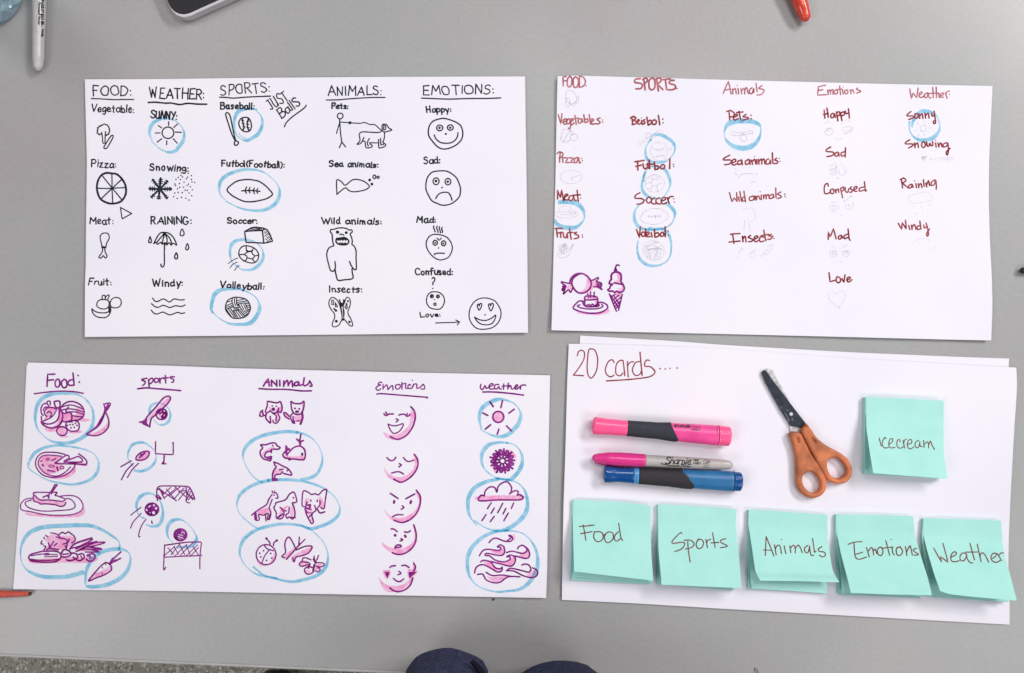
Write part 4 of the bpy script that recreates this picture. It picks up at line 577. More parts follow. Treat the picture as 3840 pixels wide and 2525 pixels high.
F('pink_shading','650,60 740,30 760,70 680,120 650,150','420,650 590,600 600,680 430,700','760,620 870,570 800,660 730,720','930,560 960,620 950,700 900,730 900,620','1110,480 1170,470 1160,540 1110,560','1310,460 1360,460 1390,600 1330,590','1160,560 1220,640 1180,780 1240,800 1160,700','410,1370 520,1430 600,1410 680,1240 690,1330 640,1420 500,1465 420,1420','880,1250 960,1190 860,1340 780,1350','930,1310 1200,1180 1180,1250 1020,1320 930,1400','1050,1380 1180,1400 1180,1460 1030,1450','1290,1430 1370,1440 1320,1520 1260,1520','1110,1530 1190,1530 1180,1560')
S('orca_drawing','w24 655,-65 668,-20 690,5 655,50 636,110 638,180 665,195/w24 655,-65 715,-45 780,-8 850,25 900,80 915,125 860,118 795,100/w24 680,190 665,150 700,115 750,110 780,75/w24 740,45 790,40/d 14 850,62/d 26 648,195 688,195')
S('giraffe_drawing','w22 625,415 580,480 545,560 450,620 380,670 330,715/w20 630,480 600,560 585,610 610,680 590,770 560,770 570,690 500,715 430,705 440,780 380,780 375,680/w34 385,690 395,770/w20 530,700 540,800/w20 630,360 640,385 690,390 715,460 680,465/d 13 657,420/l w14 665,355 662,380/w22 600,700 580,780')
S('gorilla_drawing','w22 680,560 690,530 820,490 880,410 940,375 970,420 990,510 960,530 925,535 950,600 965,700 930,770 880,740 850,760 830,710 870,680 880,600/w22 665,580 655,610 690,680 690,750 740,770 790,740 800,660 745,600/w20 790,650 840,650/d 14 940,457/w30 710,750 780,700/w20 870,740 970,750')
S('elephant_drawing','w21 1115,590 1070,570 1075,400 1100,355 1170,385 1205,410 1260,400 1310,415 1360,360 1410,335 1430,350 1410,480 1395,600 1370,620 1340,600/w22 1140,520 1120,590 1120,660 1140,720 1200,830 1235,810 1210,700 1270,640 1250,570/w26 1150,570 1190,560 1170,620 1120,600/w20 1195,490 1198,510/w20 1290,490 1290,515/w20 1330,500 1330,560 1300,600/w24 1290,620 1330,680 1400,665/l w14 1180,630 1210,630/l w14 1170,680 1200,680/w24 1110,620 1150,680/w20 1170,740 1220,700')
S('ladybird_drawing','w20 e 540,1293 146,148/w18 580,1235 520,1310 480,1410/w20 520,1165 560,1210 650,1235/w20 565,1080 590,1110 600,1140/w20 690,1090 655,1120 650,1160/d 20 545,1057 695,1085/d 14 503,1236 446,1272 463,1327 608,1276 620,1342 545,1378')
S('moth_drawing','w22 970,1200 930,1110 875,1035 830,1080 815,1160 825,1260 770,1320 810,1335/w24 840,1360 970,1215 1040,1130/w22 985,1225 1100,1175 1190,1165 1215,1190 1160,1270 1060,1310 980,1330 950,1400 930,1340/w20 1020,1150 1028,1035/w20 1020,1160 1110,1068')
S('bee_drawing','w36 1240,1360 1270,1410/w30 1180,1430 1160,1490/w30 1250,1440 1230,1530/w20 1160,1410 1060,1400 1025,1435 1060,1465 1150,1440/w20 1070,1390 1080,1345 1110,1340/w20 1130,1340 1200,1370/w18 1290,1410 1370,1415 1395,1445 1340,1475 1270,1460/w18 1300,1480 1335,1510 1300,1545 1260,1530/w22 c 1110,1500 1160,1470 1230,1490 1230,1550 1160,1580 1110,1550/l w20 1245,1315 1245,1350/l w20 1310,1305 1285,1370')
T=(1360,1380,7.8267)
S('handwritten_word','w38 565,435 500,420 455,480 530,505 440,540 390,600 430,650 480,655 525,615/l w38 600,490 595,625/w38 600,600 700,500 730,560 740,640/w38 740,640 860,520 890,580 885,650/w38 1080,490 990,500 960,560 1000,625 1080,600 1110,530 1060,480/l w38 1155,430 1155,630/l w34 1135,485 1270,455/w38 1270,460 1260,590 1325,605/w38 1400,520 1380,480 1330,530 1350,600 1450,590 1500,480/w38 1500,480 1450,590/w38 1500,480 1590,480 1590,600 1700,560 1780,480 1820,610 1710,620/d 20 1460,365',label='the written word Emotions')
S('heading_underline','w44 415,770 520,758 800,775 1400,825 1900,865/w44 1905,865 1890,885')
F('pink_shading','1430,1190 1540,1300 1560,1500 1480,1740 1320,1960 1100,2110 941,2125 760,2080 669,2025 593,1866 690,1920 790,1955 1017,1964 1198,1855 1320,1722 1385,1560')
S('happy_face_drawing','w48 1410,1140 1490,1220 1540,1340 1545,1480 1510,1620 1465,1740 1320,1949 1168,2055 1033,2099 900,2065 805,2017/w48 625,1345 680,1400 790,1355 900,1355/w48 682,1300 720,1370/w48 1065,1385 1160,1360 1240,1370 1300,1420 1370,1395 1385,1360/l w44 1310,1335 1290,1400/w40 985,1500 1050,1530 980,1590/w38 745,1650 850,1690 1000,1695 1190,1640 1150,1770 1060,1875 941,1925 850,1880 775,1740 745,1650')
T=(1360,1650,3.1307)
F('pink_shading','600,165 640,210 655,290 600,400 520,470 440,490 340,470 270,400 250,320 300,390 380,430 480,430 560,380 610,300','620,590 680,650 680,760 640,870 570,940 480,972 360,950 290,890 255,815 310,880 400,915 500,905 600,840 660,740','590,1000 635,1130 620,1230 540,1310 430,1345 330,1320 250,1260 222,1200 290,1250 380,1275 470,1270 570,1220 610,1130','1370,660 1880,655 1870,700 1830,710 1380,715','1770,1105 1795,1150 1770,1190 1760,1150','1500,1310 1620,1290 1660,1240 1670,1300 1640,1350','1900,1310 1945,1280 1960,1340 1930,1395 1830,1370','1700,1420 1790,1370 1790,1440 1740,1480 1560,1440','1420,1440 1500,1440 1560,1510 1620,1520 1590,1550','1720,110 1790,170 1790,210 1730,180','1540,360 1580,340 1560,390')
S('sad_face_drawing','w20 605,170 640,220 650,290 620,370 560,440 480,490 430,495 365,460/w18 285,210 320,240 360,240 390,205/w18 478,208 520,250 560,252 598,238/w18 430,280 455,295 425,318/w18 340,390 400,375 440,378 480,402')
S('mad_face_drawing','w20 630,592 675,660 675,750 645,840 590,910 520,955 450,970 370,945/l w20 325,628 415,688/l w20 508,692 612,636/d 15 370,720 368,738/d 16 568,722 562,740/w18 465,775 485,795 452,815/w18 352,902 400,880 475,880')
S('confused_face_drawing','w20 600,998 628,1100 620,1200 570,1280 490,1335 410,1345 348,1325/w20 335,1045 370,1050 405,1078/w20 492,1080 530,1085 560,1068/d 18 381,1120/d 15 498,1125 504,1138/w18 450,1160 470,1175 440,1188/w20 380,1270 395,1240 440,1235 450,1255 400,1265')
B('blue_circle','42 12 1700,40 1600,30 1480,60 1410,140 1395,240 1430,340 1520,420 1620,460 1720,470/42 12 1680,30 1780,60 1850,130 1875,230 1855,330 1800,410 1740,460 1680,470',nib=(.8,.6))
S('snowflake_drawing','w30 e 1642,250 84,80/l w24 1646,214 1659,107/l w22 1652,160 1695,125/l w22 1652,160 1619,116/l w18 1649,188 1687,152/l w24 1666,224 1751,145/l w22 1706,187 1761,188/l w22 1706,187 1709,132/l w18 1685,207 1738,204/l w24 1675,246 1783,240/l w22 1729,243 1771,279/l w22 1729,243 1767,203/l w18 1701,244 1743,276/l w24 1669,268 1761,338/l w22 1712,300 1721,355/l w22 1712,300 1767,294/l w18 1689,284 1701,335/l w24 1649,281 1674,386/l w22 1661,333 1633,381/l w22 1661,333 1707,364/l w18 1655,306 1631,353/l w24 1626,278 1574,381/l w22 1602,326 1550,344/l w22 1602,326 1617,379/l w18 1614,301 1566,321/l w24 1610,261 1511,303/l w22 1561,282 1509,263/l w22 1561,282 1539,333/l w18 1586,271 1536,255/l w24 1609,238 1498,204/l w22 1557,222 1530,174/l w22 1557,222 1508,247/l w18 1584,230 1556,186/l w24 1623,219 1564,129/l w22 1593,174 1603,120/l w22 1593,174 1540,161/l w18 1609,197 1615,145')
B('blue_circle','46 12 1600,460 1440,495 1320,560 1250,660 1235,780 1260,900 1340,1000/46 12 1560,450 1700,470 1810,500 1900,590 1935,720 1920,840 1850,940 1730,1030 1600,1065 1460,1040 1310,945',nib=(.8,.6))
S('rain_cloud_drawing','w18 1430,655 1440,600 1490,555 1550,560 1575,615 1590,550 1640,505 1700,495 1745,550 1745,600 1725,635/w18 1725,635 1780,600 1825,605 1815,650/w20 1420,655 1385,655 1370,715 1600,705 1830,705 1885,680 1850,645 1815,650/l w18 1510,738 1465,808/l w18 1545,800 1508,862/l w18 1645,745 1585,855/l w18 1680,805 1648,870/l w18 1772,742 1745,805/l w18 1448,878 1400,948/l w18 1545,898 1498,962/l w18 1710,860 1658,950')
B('blue_circle','42 12 1700,1065 1560,1080 1430,1130 1310,1230 1240,1350 1230,1470 1250,1590 1320,1690 1440,1755 1580,1785 1700,1775 1840,1755 1950,1680 2030,1560 2055,1440 2040,1310 1980,1190 1880,1100 1760,1070 1640,1065',nib=(.85,.5))
T=(1360,1900,3.1307)
S('wind_drawing','w18 1485,422 1520,385 1570,372 1660,405 1730,410 1760,380 1745,345 1715,340 1740,365 1700,400/w18 1370,578 1410,520 1470,502 1600,515 1620,480 1580,475 1620,450 1660,480 1665,540 1620,575 1460,550 1440,575 1490,580 1560,630 1660,650 1730,620 1725,590 1690,590 1740,570 1790,600 1785,660 1740,700 1640,680 1510,645/w18 1690,540 1760,525 1880,550 1930,510 1880,455 1830,475 1820,495/w18 1880,455 1940,500 1960,570 1920,610 1790,580/w18 1385,650 1420,632 1500,650 1560,720 1620,730 1635,710 1635,750 1590,770 1530,740 1440,690 1380,685 1330,720 1315,778/w18 1350,798 1410,795 1450,860 1540,895 1620,885 1710,825 1845,825/w18 1450,772 1520,810 1640,805 1740,820/w18 1690,755 1740,725 1880,755 1950,770 1975,730 1940,680 1880,680 1870,690/w18 1690,750 1780,760 1880,810 1980,835 2045,810 2050,750 1995,720')
F('pink_shading','595,630 615,700 600,790 590,700','580,830 560,900 480,960 400,1000 260,985 180,820 250,900 360,935 480,910','1450,820 1520,830 1700,820 1620,870 1540,885','2030,740 2040,790 1990,830 1930,800','250,750 320,745 330,790 285,855 240,780','530,740 640,750 600,820 540,840')
S('love_face_drawing','w20 600,665 620,710 600,760/w20 590,840 560,920 500,975 420,1000 360,985 320,955/w20 320,715 340,700 385,695/w20 460,695 500,690 545,715/w18 425,760 450,785 415,800/w20 362,845 400,875 440,880 482,850/f 255,765 285,770 315,762 310,800 290,845 270,800/f 540,770 590,765 635,770 600,800 550,845 540,800')
T=(1660,1370,5.2178)
S('handwritten_word','w28 750,375 738,440 780,478 830,400 850,455 900,430/w28 900,430 990,385 960,360 910,400 930,465 1010,460/w28 1100,380 1040,380 1010,430 1050,470 1100,420 1110,460 1150,465/l w28 1195,370 1190,470/l w26 1165,415 1320,395/l w28 1285,350 1275,465/w28 1275,450 1330,400 1350,465 1420,450/w28 1420,450 1470,400 1440,385 1410,440 1450,470 1530,400/l w28 1530,400 1520,470/w28 1540,400 1580,385 1625,395',label='the written word weather')
S('heading_underline','w33 790,525 1000,525 1300,550 1580,585')
B('blue_circle','74 20 760,1235 720,1080 735,920 800,810 920,730 1080,670 1220,680 1380,740 1480,840 1530,980 1480,1150 1380,1270 1250,1370 1100,1400 960,1370 820,1300 735,1250')
F('pink_disc','e 1085,1005 108,108')
S('sun_drawing','w34 e 1088,1012 108,108/l w34 925,715 988,810/l w34 1170,695 1140,830/l w34 1400,862 1295,938/l w34 785,935 885,985/l w34 938,1165 835,1250/l w34 1100,1250 1068,1350/l w34 1250,1190 1345,1285')
CUR=s4
# ---- sheet four
T=(2080,1240);K='red'
S('handwritten_number','w20 335,370 345,320 385,290 430,310 438,380 410,460 340,570 275,655/l w21 278,655 425,663/c w20 550,272 500,290 478,480 480,600 500,670 540,698 590,640 620,560 632,440 620,360 590,290',label='the number 20')
S('handwritten_word','w20 872,470 845,430 790,455 745,560 760,640 820,680 870,655/w20 1005,440 960,440 910,490 895,570 905,640 960,665 1000,625/l w21 1005,455 1030,665/l w21 1068,455 1080,680/w20 1075,510 1110,465 1160,460/w20 1250,455 1190,470 1145,550 1150,620 1195,662 1250,640 1270,600/l w22 1252,318 1284,660/w22 1392,440 1350,435 1320,480 1330,525 1400,530 1460,580 1470,620 1430,660 1350,688 1100,718 760,740',label='the underlined word cards')
S('handwritten_dots','d 12 1547,560 1622,563 1693,556 1797,550')
# ------------------------------------------------------------------ sticky notes
nm=vary(mat('mint_note_paper',(.38,.74,.675),.8,.2),(.425,.785,.715),40,.3,.7,3,.1,900)
GN='mint sticky note pads on the white sheet'
TH=.0038
def note(label,top,bot,left,right,pad,layers,lift,zpad=TH,amp=1.0):
    root=thing('sticky_note_pad',label,'sticky note',(0,0,0),GN)
    base=.0024
    # the block of unused notes
    p=[P3(a,b,base+zpad*.5) for a,b in pad]; q=[Vector((v.x,v.y,base)) for v in p]; r=[Vector((v.x,v.y,base+zpad)) for v in p]
    n_=10; v=[];f=[]
    for k in range(n_+1):
        for a in q:
            j=R.uniform(-.00022,.00022); v.append(Vector((a.x+j,a.y+j*.6,base+zpad*k/n_)))
    for k in range(n_):
        for i in range(4): f.append((k*4+i,k*4+(i+1)%4,k*4+4+(i+1)%4,k*4+4+i))
    f+=[(3,2,1,0),tuple(4*n_+i for i in range(4))]
    add('note_block',mesh('note_block',v,[tuple(reversed(x)) for x in f]),nm,root)
    out=None
    xs=[P3(*a) for a in left+right]; 
    for li,(dz,dbl,dbr) in enumerate(layers+[(1.0,(0,0),(0,0))]):
        is_top=li==len(layers); nu,nv=22,30; pts=[]
        bb=[(x+dbl[0]*(1-i/(len(bot)-1))+dbr[0]*i/(len(bot)-1),y+dbl[1]*(1-i/(len(bot)-1))+dbr[1]*i/(len(bot)-1)) for i,(x,y) in enumerate(bot)]
        def bend(e,d): return [(x+d[0]*(k/(len(e)-1))**1.6,y+d[1]*(k/(len(e)-1))) for k,(x,y) in enumerate(e)]
        gp=coons(top,bb,bend(left,dbl),bend(right,dbr),nu,nv); zz=[]
        for (a,b,u,vv) in gp:
            t=max(0,vv-.2)/.8; t=t*t/(t+.06)*1.06; z=base+zpad+.00015*(li+1)+dz*(lift[0]*(1-u)+lift[1]*u)*t
            if len(lift)>2: z-=dz*lift[2]*sstep(.84,1,vv)
            zz.append(z); pts.append(P3(a,b,z))
        o=add('note_sheet',gridmesh('note_sheet',pts,nu,nv,.0001),nm,root); o.data.polygons.foreach_set('use_smooth',[True]*len(o.data.polygons))
        if is_top:
            import bisect
            P_=[(p.x,p.y,p.z) for p in pts]
            from mathutils.bvhtree import BVHTree
            fs=[]
            for j in range(nv):
                for i in range(nu):
                    a=j*(nu+1)+i; fs+=[(a,a+nu+1,a+nu+2),(a,a+nu+2,a+1)]
            bv=BVHTree.FromPolygons(P_,fs)
            def zf(x,y):
                h_=bv.ray_cast(Vector((x,y,.2)),Vector((0,0,-1)))
                return h_[0].z if h_[0] else base+zpad+.004
            out=Surf(o,zf)
    return out
K='brown'
n1=note('mint sticky note pad with the word icecream, right of the scissors',[(3247,1489),(3390,1495),(3538,1503)],[(3275,1775),(3400,1785),(3553,1796)],[(3247,1489),(3249,1606),(3263,1706),(3275,1775)],[(3538,1503),(3539,1590),(3540,1703),(3553,1796)],[(3241,1491),(3534,1505),(3530,1793),(3238,1777)],[(.35,(-14,3),(-8,0))],(.017,.012),.0058)
CUR=n1; T=(3200,1440)
S('handwritten_word','w15 l 378,795 408,912/w15 480,805 465,785 430,840 425,900 460,940 510,935/w15 525,890 570,850 575,810 540,810 520,870 530,930 570,940 612,930/w15 690,850 670,815 640,850 645,920 690,945 730,925/w17 l 730,830 750,940/w15 740,870 755,825 780,810/w15 790,890 850,870 855,825 815,825 790,890 810,945 850,950 885,925/w15 960,830 920,850 905,910 940,940 970,900 975,850/w15 975,850 980,910 1010,920/w15 l 1030,830 1040,935/w15 1040,890 1080,850 1100,880 1105,940/w16 1105,890 1130,840 1150,890 1190,962',label='the written word icecream')
n2=note('mint sticky note pad with the word Food, leftmost of the bottom row',[(2151,1874),(2350,1885),(2440,1897)],[(2153,2144),(2300,2161),(2450,2178)],[(2151,1874),(2148,1940),(2149,1997),(2153,2144)],[(2440,1897),(2438,1950),(2443,2085),(2450,2178)],[(2146,1876),(2438,1899),(2434,2190),(2140,2174)],[(.04,(-11,28),(-12,14)),(.30,(-6,19),(-6,9)),(.60,(-3,9),(-3,4))],(.014,.012))
CUR=n2; T=(2100,1850,3.4)
S('handwritten_word','w15 l 250,425 435,405/w15 l 295,405 330,600/w15 l 262,518 410,490/w15 440,490 430,560 460,610 510,615 550,570 540,510 500,490 450,495/w15 600,500 565,560 590,625 640,620 680,570 670,510 620,495 560,535/w15 745,490 700,540 695,590 730,610 770,580/w15 748,385 775,560 800,602',label='the written word Food')
n3=note('mint sticky note pad with the word Sports, between Food and Animals',[(2467,1891),(2600,1898),(2761,1910)],[(2481,2193),(2630,2200),(2781,2206)],[(2467,1891),(2468,1960),(2469,2056),(2481,2193)],[(2761,1910),(2759,1967),(2771,2085),(2781,2206)],[(2466,1893),(2758,1912),(2752,2212),(2463,2190)],[(.4,(-8,-2),(-6,0)),(.8,(-3,-2),(-2,0))],(.017,.016))
CUR=n3
S('handwritten_word','w15 1555,515 1530,508 1440,600 1438,640 1560,625 1590,650 1550,710 1465,745/w15 1630,615 1635,720 1660,878/w15 1585,600 1660,600 1710,640 1680,690 1600,712/w15 1770,580 1735,650 1760,705 1810,690 1830,630 1800,590 1750,600/w15 l 1860,590 1880,695/w15 1870,640 1885,600 1920,590/w15 l 1945,505 1978,690/w15 l 1925,635 2025,628/w15 2110,580 2050,600 2060,635 2120,660 2125,680 2050,695',label='the written word Sports')
n4=note('mint sticky note pad with the word Animals, middle of the bottom row',[(2807,1911),(2950,1920),(3104,1932)],[(2851,2178),(3000,2180),(3148,2184)],[(2807,1911),(2808,1977),(2820,2056),(2833,2144),(2851,2178)],[(3104,1932),(3097,1986),(3108,2056),(3123,2144),(3148,2184)],[(2806,1913),(3100,1934),(3098,2222),(2805,2206)],[(.12,(-32,30),(-46,42))],(.021,.017,.004))
CUR=n4; T=(2770,1880,3.4)
S('handwritten_word','w15 l 350,452 340,690/w15 l 350,452 450,702/w13 l 315,622 415,625/w15 l 455,555 478,685/w15 470,600 500,560 530,580 545,665/w15 l 580,570 602,670/d 8 545,487/w15 l 652,570 665,655/w15 660,600 700,560 720,600 722,660/w15 722,600 760,560 790,600 810,655/w15 880,565 840,600 850,650 885,650 905,575/w15 905,570 910,640 925,690 955,688/w15 l 942,475 968,655 985,640/w15 1060,580 1015,610 1030,640 1090,650 1105,690 1070,710 1030,690',label='the written word Animals')
n5=note('mint sticky note pad with the word Emotions, right of Animals',[(3135,1930),(3280,1931),(3425,1937)],[(3191,2224),(3340,2230),(3495,2233)],[(3135,1930),(3138,1998),(3152,2071),(3176,2162),(3191,2224)],[(3425,1937),(3429,1998),(3449,2072),(3476,2156),(3495,2233)],[(3131,1931),(3422,1938),(3446,2242),(3142,2228)],[(.3,(-34,4),(-30,4))],(.020,.018))
CUR=n5
S('handwritten_word','w14 1395,550 1480,522 1575,515/w15 1470,535 1475,620 1485,700 1510,735 1550,738 1630,712/w14 l 1480,680 1580,650/w15 l 1630,590 1665,710/w15 1650,640 1690,590 1710,620 1720,685/w15 1715,640 1740,610 1760,670/w15 1800,585 1770,620 1780,680 1820,690 1840,640 1820,590 1790,590/w15 l 1875,500 1925,690/w14 l 1830,600 1970,585/w15 1955,590 1965,660 1985,685/d 8 1943,488/w16 2060,580 2010,610 2020,680 2060,690 2090,640 2060,590 2020,590/w16 l 2125,580 2145,690/w15 2140,650 2180,570 2195,600 2215,690/w15 2270,600 2225,620 2250,650 2300,680 2240,688',label='the written word Emotions')
n6=note('mint sticky note pad with the word Weather, rightmost and overhanging the sheet',[(3463,1944),(3600,1948),(3753,1953)],[(3526,2217),(3560,2229),(3660,2240),(3813,2253)],[(3463,1944),(3462,2003),(3476,2062),(3503,2153),(3526,2217)],[(3753,1953),(3756,2018),(3770,2094),(3788,2156),(3813,2253)],[(3460,1945),(3750,1955),(3770,2256),(3472,2236)],[(.25,(-40,12),(-30,6))],(.021,.020))
CUR=n6; T=(3300,1900,3.402)
S('handwritten_word','w15 l 685,532 788,715 768,635 868,712 802,470/w15 900,650 960,620 975,590 940,580 905,630 910,690 960,705 1010,690/w15 1095,600 1050,595 1020,640 1030,685 1070,690 1100,640 1105,610/w15 1100,610 1115,670 1150,715 1180,718/w15 l 1148,470 1205,680/w14 l 1090,582 1245,580/w15 l 1240,480 1290,705/w15 1270,640 1300,590 1340,620 1385,710/w15 1425,665 1470,640 1480,600 1440,600 1415,650 1440,700 1490,710 1530,690/w15 l 1495,600 1550,690/w15 1515,630 1540,595 1580,592',label='the written word Weather')
# ------------------------------------------------------------------ pens: round bodies with a profile
class Pen:
    def __init__(s,root,p0,p1,prof,base,ratio=1.0,ex=2.0):   # prof: (t along px, half width px); p0,p1 in photo px
        s.prof=[(t,w/PX) for t,w in prof]; s.ratio=ratio; s.ex=ex; s.root=root
        rm=max(w for _,w in s.prof)*ratio; s.base=base; s.rm=rm; zc=base+rm
        s.a=P3(*p0,zc); b=P3(*p1,zc); s.L=(b-s.a).length; s.d=(b-s.a)/s.L; s.n=Vector((-s.d.y,s.d.x,0))
        k=(H-zc)/H; s.prof=[(t,w*k) for t,w in s.prof]; s.zc=zc
    def r(s,t):
        p=s.prof
        if t<=p[0][0]: return p[0][1]
        for (a,x),(b,y) in zip(p,p[1:]):
            if t<=b: f=(t-a)/(b-a); f=f*f*(3-2*f); return x+(y-x)*f
        return p[-1][1]
    def pt(s,t,th,off=0):
        r=s.r(t)+off; c,sn=math.cos(th),math.sin(th); e=2/s.ex
        x=r*math.copysign(abs(c)**e,c); z=r*s.ratio*math.copysign(abs(sn)**e,sn)
        return s.a+s.d*(t*s.L)+s.n*x+Vector((0,0,z))
    def part(s,name,m,t0,t1,off=0,n=36,seg=24,cap0=0,cap1=0,e1=None,parent=None,lab=None):
        rings=[]; v=[]; f=[]
        def ring(t,o,sh=None): 
            rings.append(len(v))
            for k in range(n):
                th=2*math.pi*k/n; tt=t if sh is None else sh(t,th); v.append(s.pt(tt,th,o))
        lst=[]
        if cap0:
            for k in range(6): a=math.pi/2*k/6; lst.append((t0+(cap0/s.L)*(1-math.sin(a)),-s.r(t0)*(1-math.cos(a)*1) if 0 else None,a,0))
        def rr(t): return s.r(t)
        if cap0:
            for k in range(1,7):
                a=math.pi/2*k/7; t=t0+cap0/s.L*(1-math.cos(a)); ring(t,-(rr(t)+off)*(1-math.sin(a))*.999+off)
        a0=t0+cap0/s.L; a1=t1-cap1/s.L
        for k in range(seg+1):
            f_=k/seg; t=a0+(a1-a0)*f_
            if e1: 
                ring(t,off,lambda t,th,f_=f_: a0+(e1(math.cos(th),math.sin(th))-a0)*f_)
            else: ring(t,off)
        if cap1:
            for k in range(6,0,-1):
                a=math.pi/2*k/7; t=t1-cap1/s.L*(1-math.cos(a)); ring(t,-(rr(t)+off)*(1-math.sin(a))*.999+off)
        for a,b in zip(rings,rings[1:]):
            for k in range(n): k2=(k+1)%n; f.append((a+k,a+k2,b+k2,b+k))
        f.append(tuple(reversed(range(rings[0],rings[0]+n)))); f.append(tuple(range(rings[-1],rings[-1]+n)))
        bm=bmesh.new(); bv=[bm.verts.new(p) for p in v]
        for q in f: bm.faces.new([bv[i] for i in q])
        bmesh.ops.recalc_face_normals(bm,faces=bm.faces); me=bpy.data.meshes.new(name); bm.to_mesh(me); bm.free()
        for p in me.polygons: p.use_smooth=len(p.vertices)<6
        return add(name,me,m,parent or s.root,**({'label':lab} if lab else {}))
    def surf(s,off=0):
        def zf(x,y):
            q=Vector((x,y,0))-Vector((s.a.x,s.a.y,0)); t=max(0,min(1,q.dot(s.d)/s.L)); r=s.r(t)+off; u=min(.96,abs(q.dot(s.n))/r)
            return s.zc+r*s.ratio*(1-u**s.ex)**(1/s.ex)
        b_=[c for c in s.root.children if c.name.startswith('barrel') and 'print' not in c.name]
        return Surf(b_[0] if b_ else s.root,zf)
def hl(label,y,sc,ox,cols,stations,p0,p1,sx,t): pass
pk1=mat('pink_cap_plastic',srgb(255,95,150),.22,.5,Subsurface_Weight=.25); pk1.node_tree.nodes['Principled BSDF'].inputs['Subsurface Radius'].default_value=(.01,.004,.006); pk1.node_tree.nodes['Principled BSDF'].inputs['Subsurface Scale'].default_value=.4
pk2=vary(mat('pink_barrel_plastic',srgb(246,84,158),.3),srgb(228,70,146),60)
pkc=mat('magenta_cap_plastic',srgb(222,58,140),.2); gry=vary(mat('grey_barrel_plastic',srgb(186,180,176),.3),srgb(176,170,168),90)
rub=vary(mat('black_rubber_grip',srgb(46,48,58),.65,.3),srgb(54,56,64),200,.3,.7,4,.2,1500)
rub2=vary(mat('charcoal_rubber_grip',srgb(52,44,50),.65,.3),srgb(44,44,48),200,.3,.7,4,.2,1500)
bl1=mat('dark_blue_plastic',srgb(16,74,140),.18,.6); bl2=vary(mat('blue_barrel_plastic',srgb(44,112,166),.32),srgb(36,102,154),60)
blc=mat('light_blue_collar',srgb(72,142,196),.25)
def tx(x,y): return (2200+x/3.967,1540+y/3.967)
SB=.0024
def tt(x,x0,x1): return (x-x0)/(x1-x0)
def lateral(tbl):
    def f(c,s_):
        if s_<-.2: c_=max(-1,min(1,c))
        u=-c            # +1 towards the bottom of the picture
        for (a,x),(b,y) in zip(tbl,tbl[1:]):
            if u<=b: k=(u-a)/(b-a); k=k*k*(3-2*k); return x+(y-x)*k
        return tbl[-1][1]
    return f
# pink highlighter
root=thing('highlighter_pen','pink highlighter pen with black grip, topmost of three pens','highlighter',(0,0,0),'pens lying on the twenty cards sheet')
x0,x1=72,2152
hp=Pen(root,tx(x0,222),tx(x1,388),[(0,31.5),(tt(110,x0,x1),33),(tt(350,x0,x1),30),(tt(600,x0,x1),29),(tt(1000,x0,x1),30.5),(tt(1350,x0,x1),36),(tt(1700,x0,x1),38.5),(tt(1950,x0,x1),39.5),(tt(1965,x0,x1),37.2),(1,36.5)],SB,.80,2.3)
E=lateral([(-1.01,tt(1240,x0,x1)),(-.75,tt(1232,x0,x1)),(-.2,tt(1270,x0,x1)),(.35,tt(1330,x0,x1)),(.75,tt(1358,x0,x1)),(1.01,tt(1325,x0,x1))])
hp.part('cap',pk1,0,tt(600,x0,x1),0,cap0=.003)
hp.part('barrel',pk2,tt(602,x0,x1),tt(1952,x0,x1),-.0004,seg=60,cap1=.0006)
hp.part('grip',rub,tt(603,x0,x1),tt(1340,x0,x1),.0002,seg=40,e1=E)
hp.part('end_plug',pk1,tt(1953,x0,x1),1,0,cap1=.003)
CUR=hp.surf(-.0004); T=(2200,1540,3.967)
W('STAPLES',1305,246,1532,250,32,w=12,kk='print',nm='barrel_print',lab=False,wob=0); W('Hype',1552,252,1690,262,38,w=5,kk='print',nm='barrel_print',lab=False,wob=0)
W('highlighter',1558,288,1695,298,18,w=4,kk='print',nm='barrel_print',lab=False,wob=0); S('barrel_print','w5 1935,235 1955,250 1940,262/w5 1950,275 1935,285 1955,295/w5 1940,305 1955,312 1940,322/w5 1940,335 1960,340',kk='print')
# blue highlighter
root=thing('highlighter_pen','blue highlighter pen with black grip, lowest of three pens','highlighter',(0,0,0),'pens lying on the twenty cards sheet')
x0,x1=243,2322
hb=Pen(root,tx(x0,944),tx(x1,1062),[(0,33),(tt(300,x0,x1),32),(tt(480,x0,x1),27.5),(tt(770,x0,x1),29.5),(tt(1150,x0,x1),32),(tt(1500,x0,x1),37),(tt(2100,x0,x1),39.5),(tt(2180,x0,x1),39),(tt(2195,x0,x1),36),(1,35)],SB,.78,2.3)
E=lateral([(-1.01,tt(1400,x0,x1)),(-.7,tt(1420,x0,x1)),(-.1,tt(1500,x0,x1)),(.35,tt(1570,x0,x1)),(.7,tt(1592,x0,x1)),(1.01,tt(1550,x0,x1))])
hb.part('cap',bl1,0,tt(690,x0,x1),0,cap0=.0025); hb.part('cap_collar',blc,tt(691,x0,x1),tt(768,x0,x1),.0003,seg=4)
hb.part('barrel',bl2,tt(769,x0,x1),tt(2180,x0,x1),-.0004,seg=60,cap1=.0006); hb.part('grip',rub2,tt(770,x0,x1),tt(1500,x0,x1),.0002,seg=40,e1=E)
hb.part('end_plug',bl1,tt(2181,x0,x1),1,0,cap1=.003)
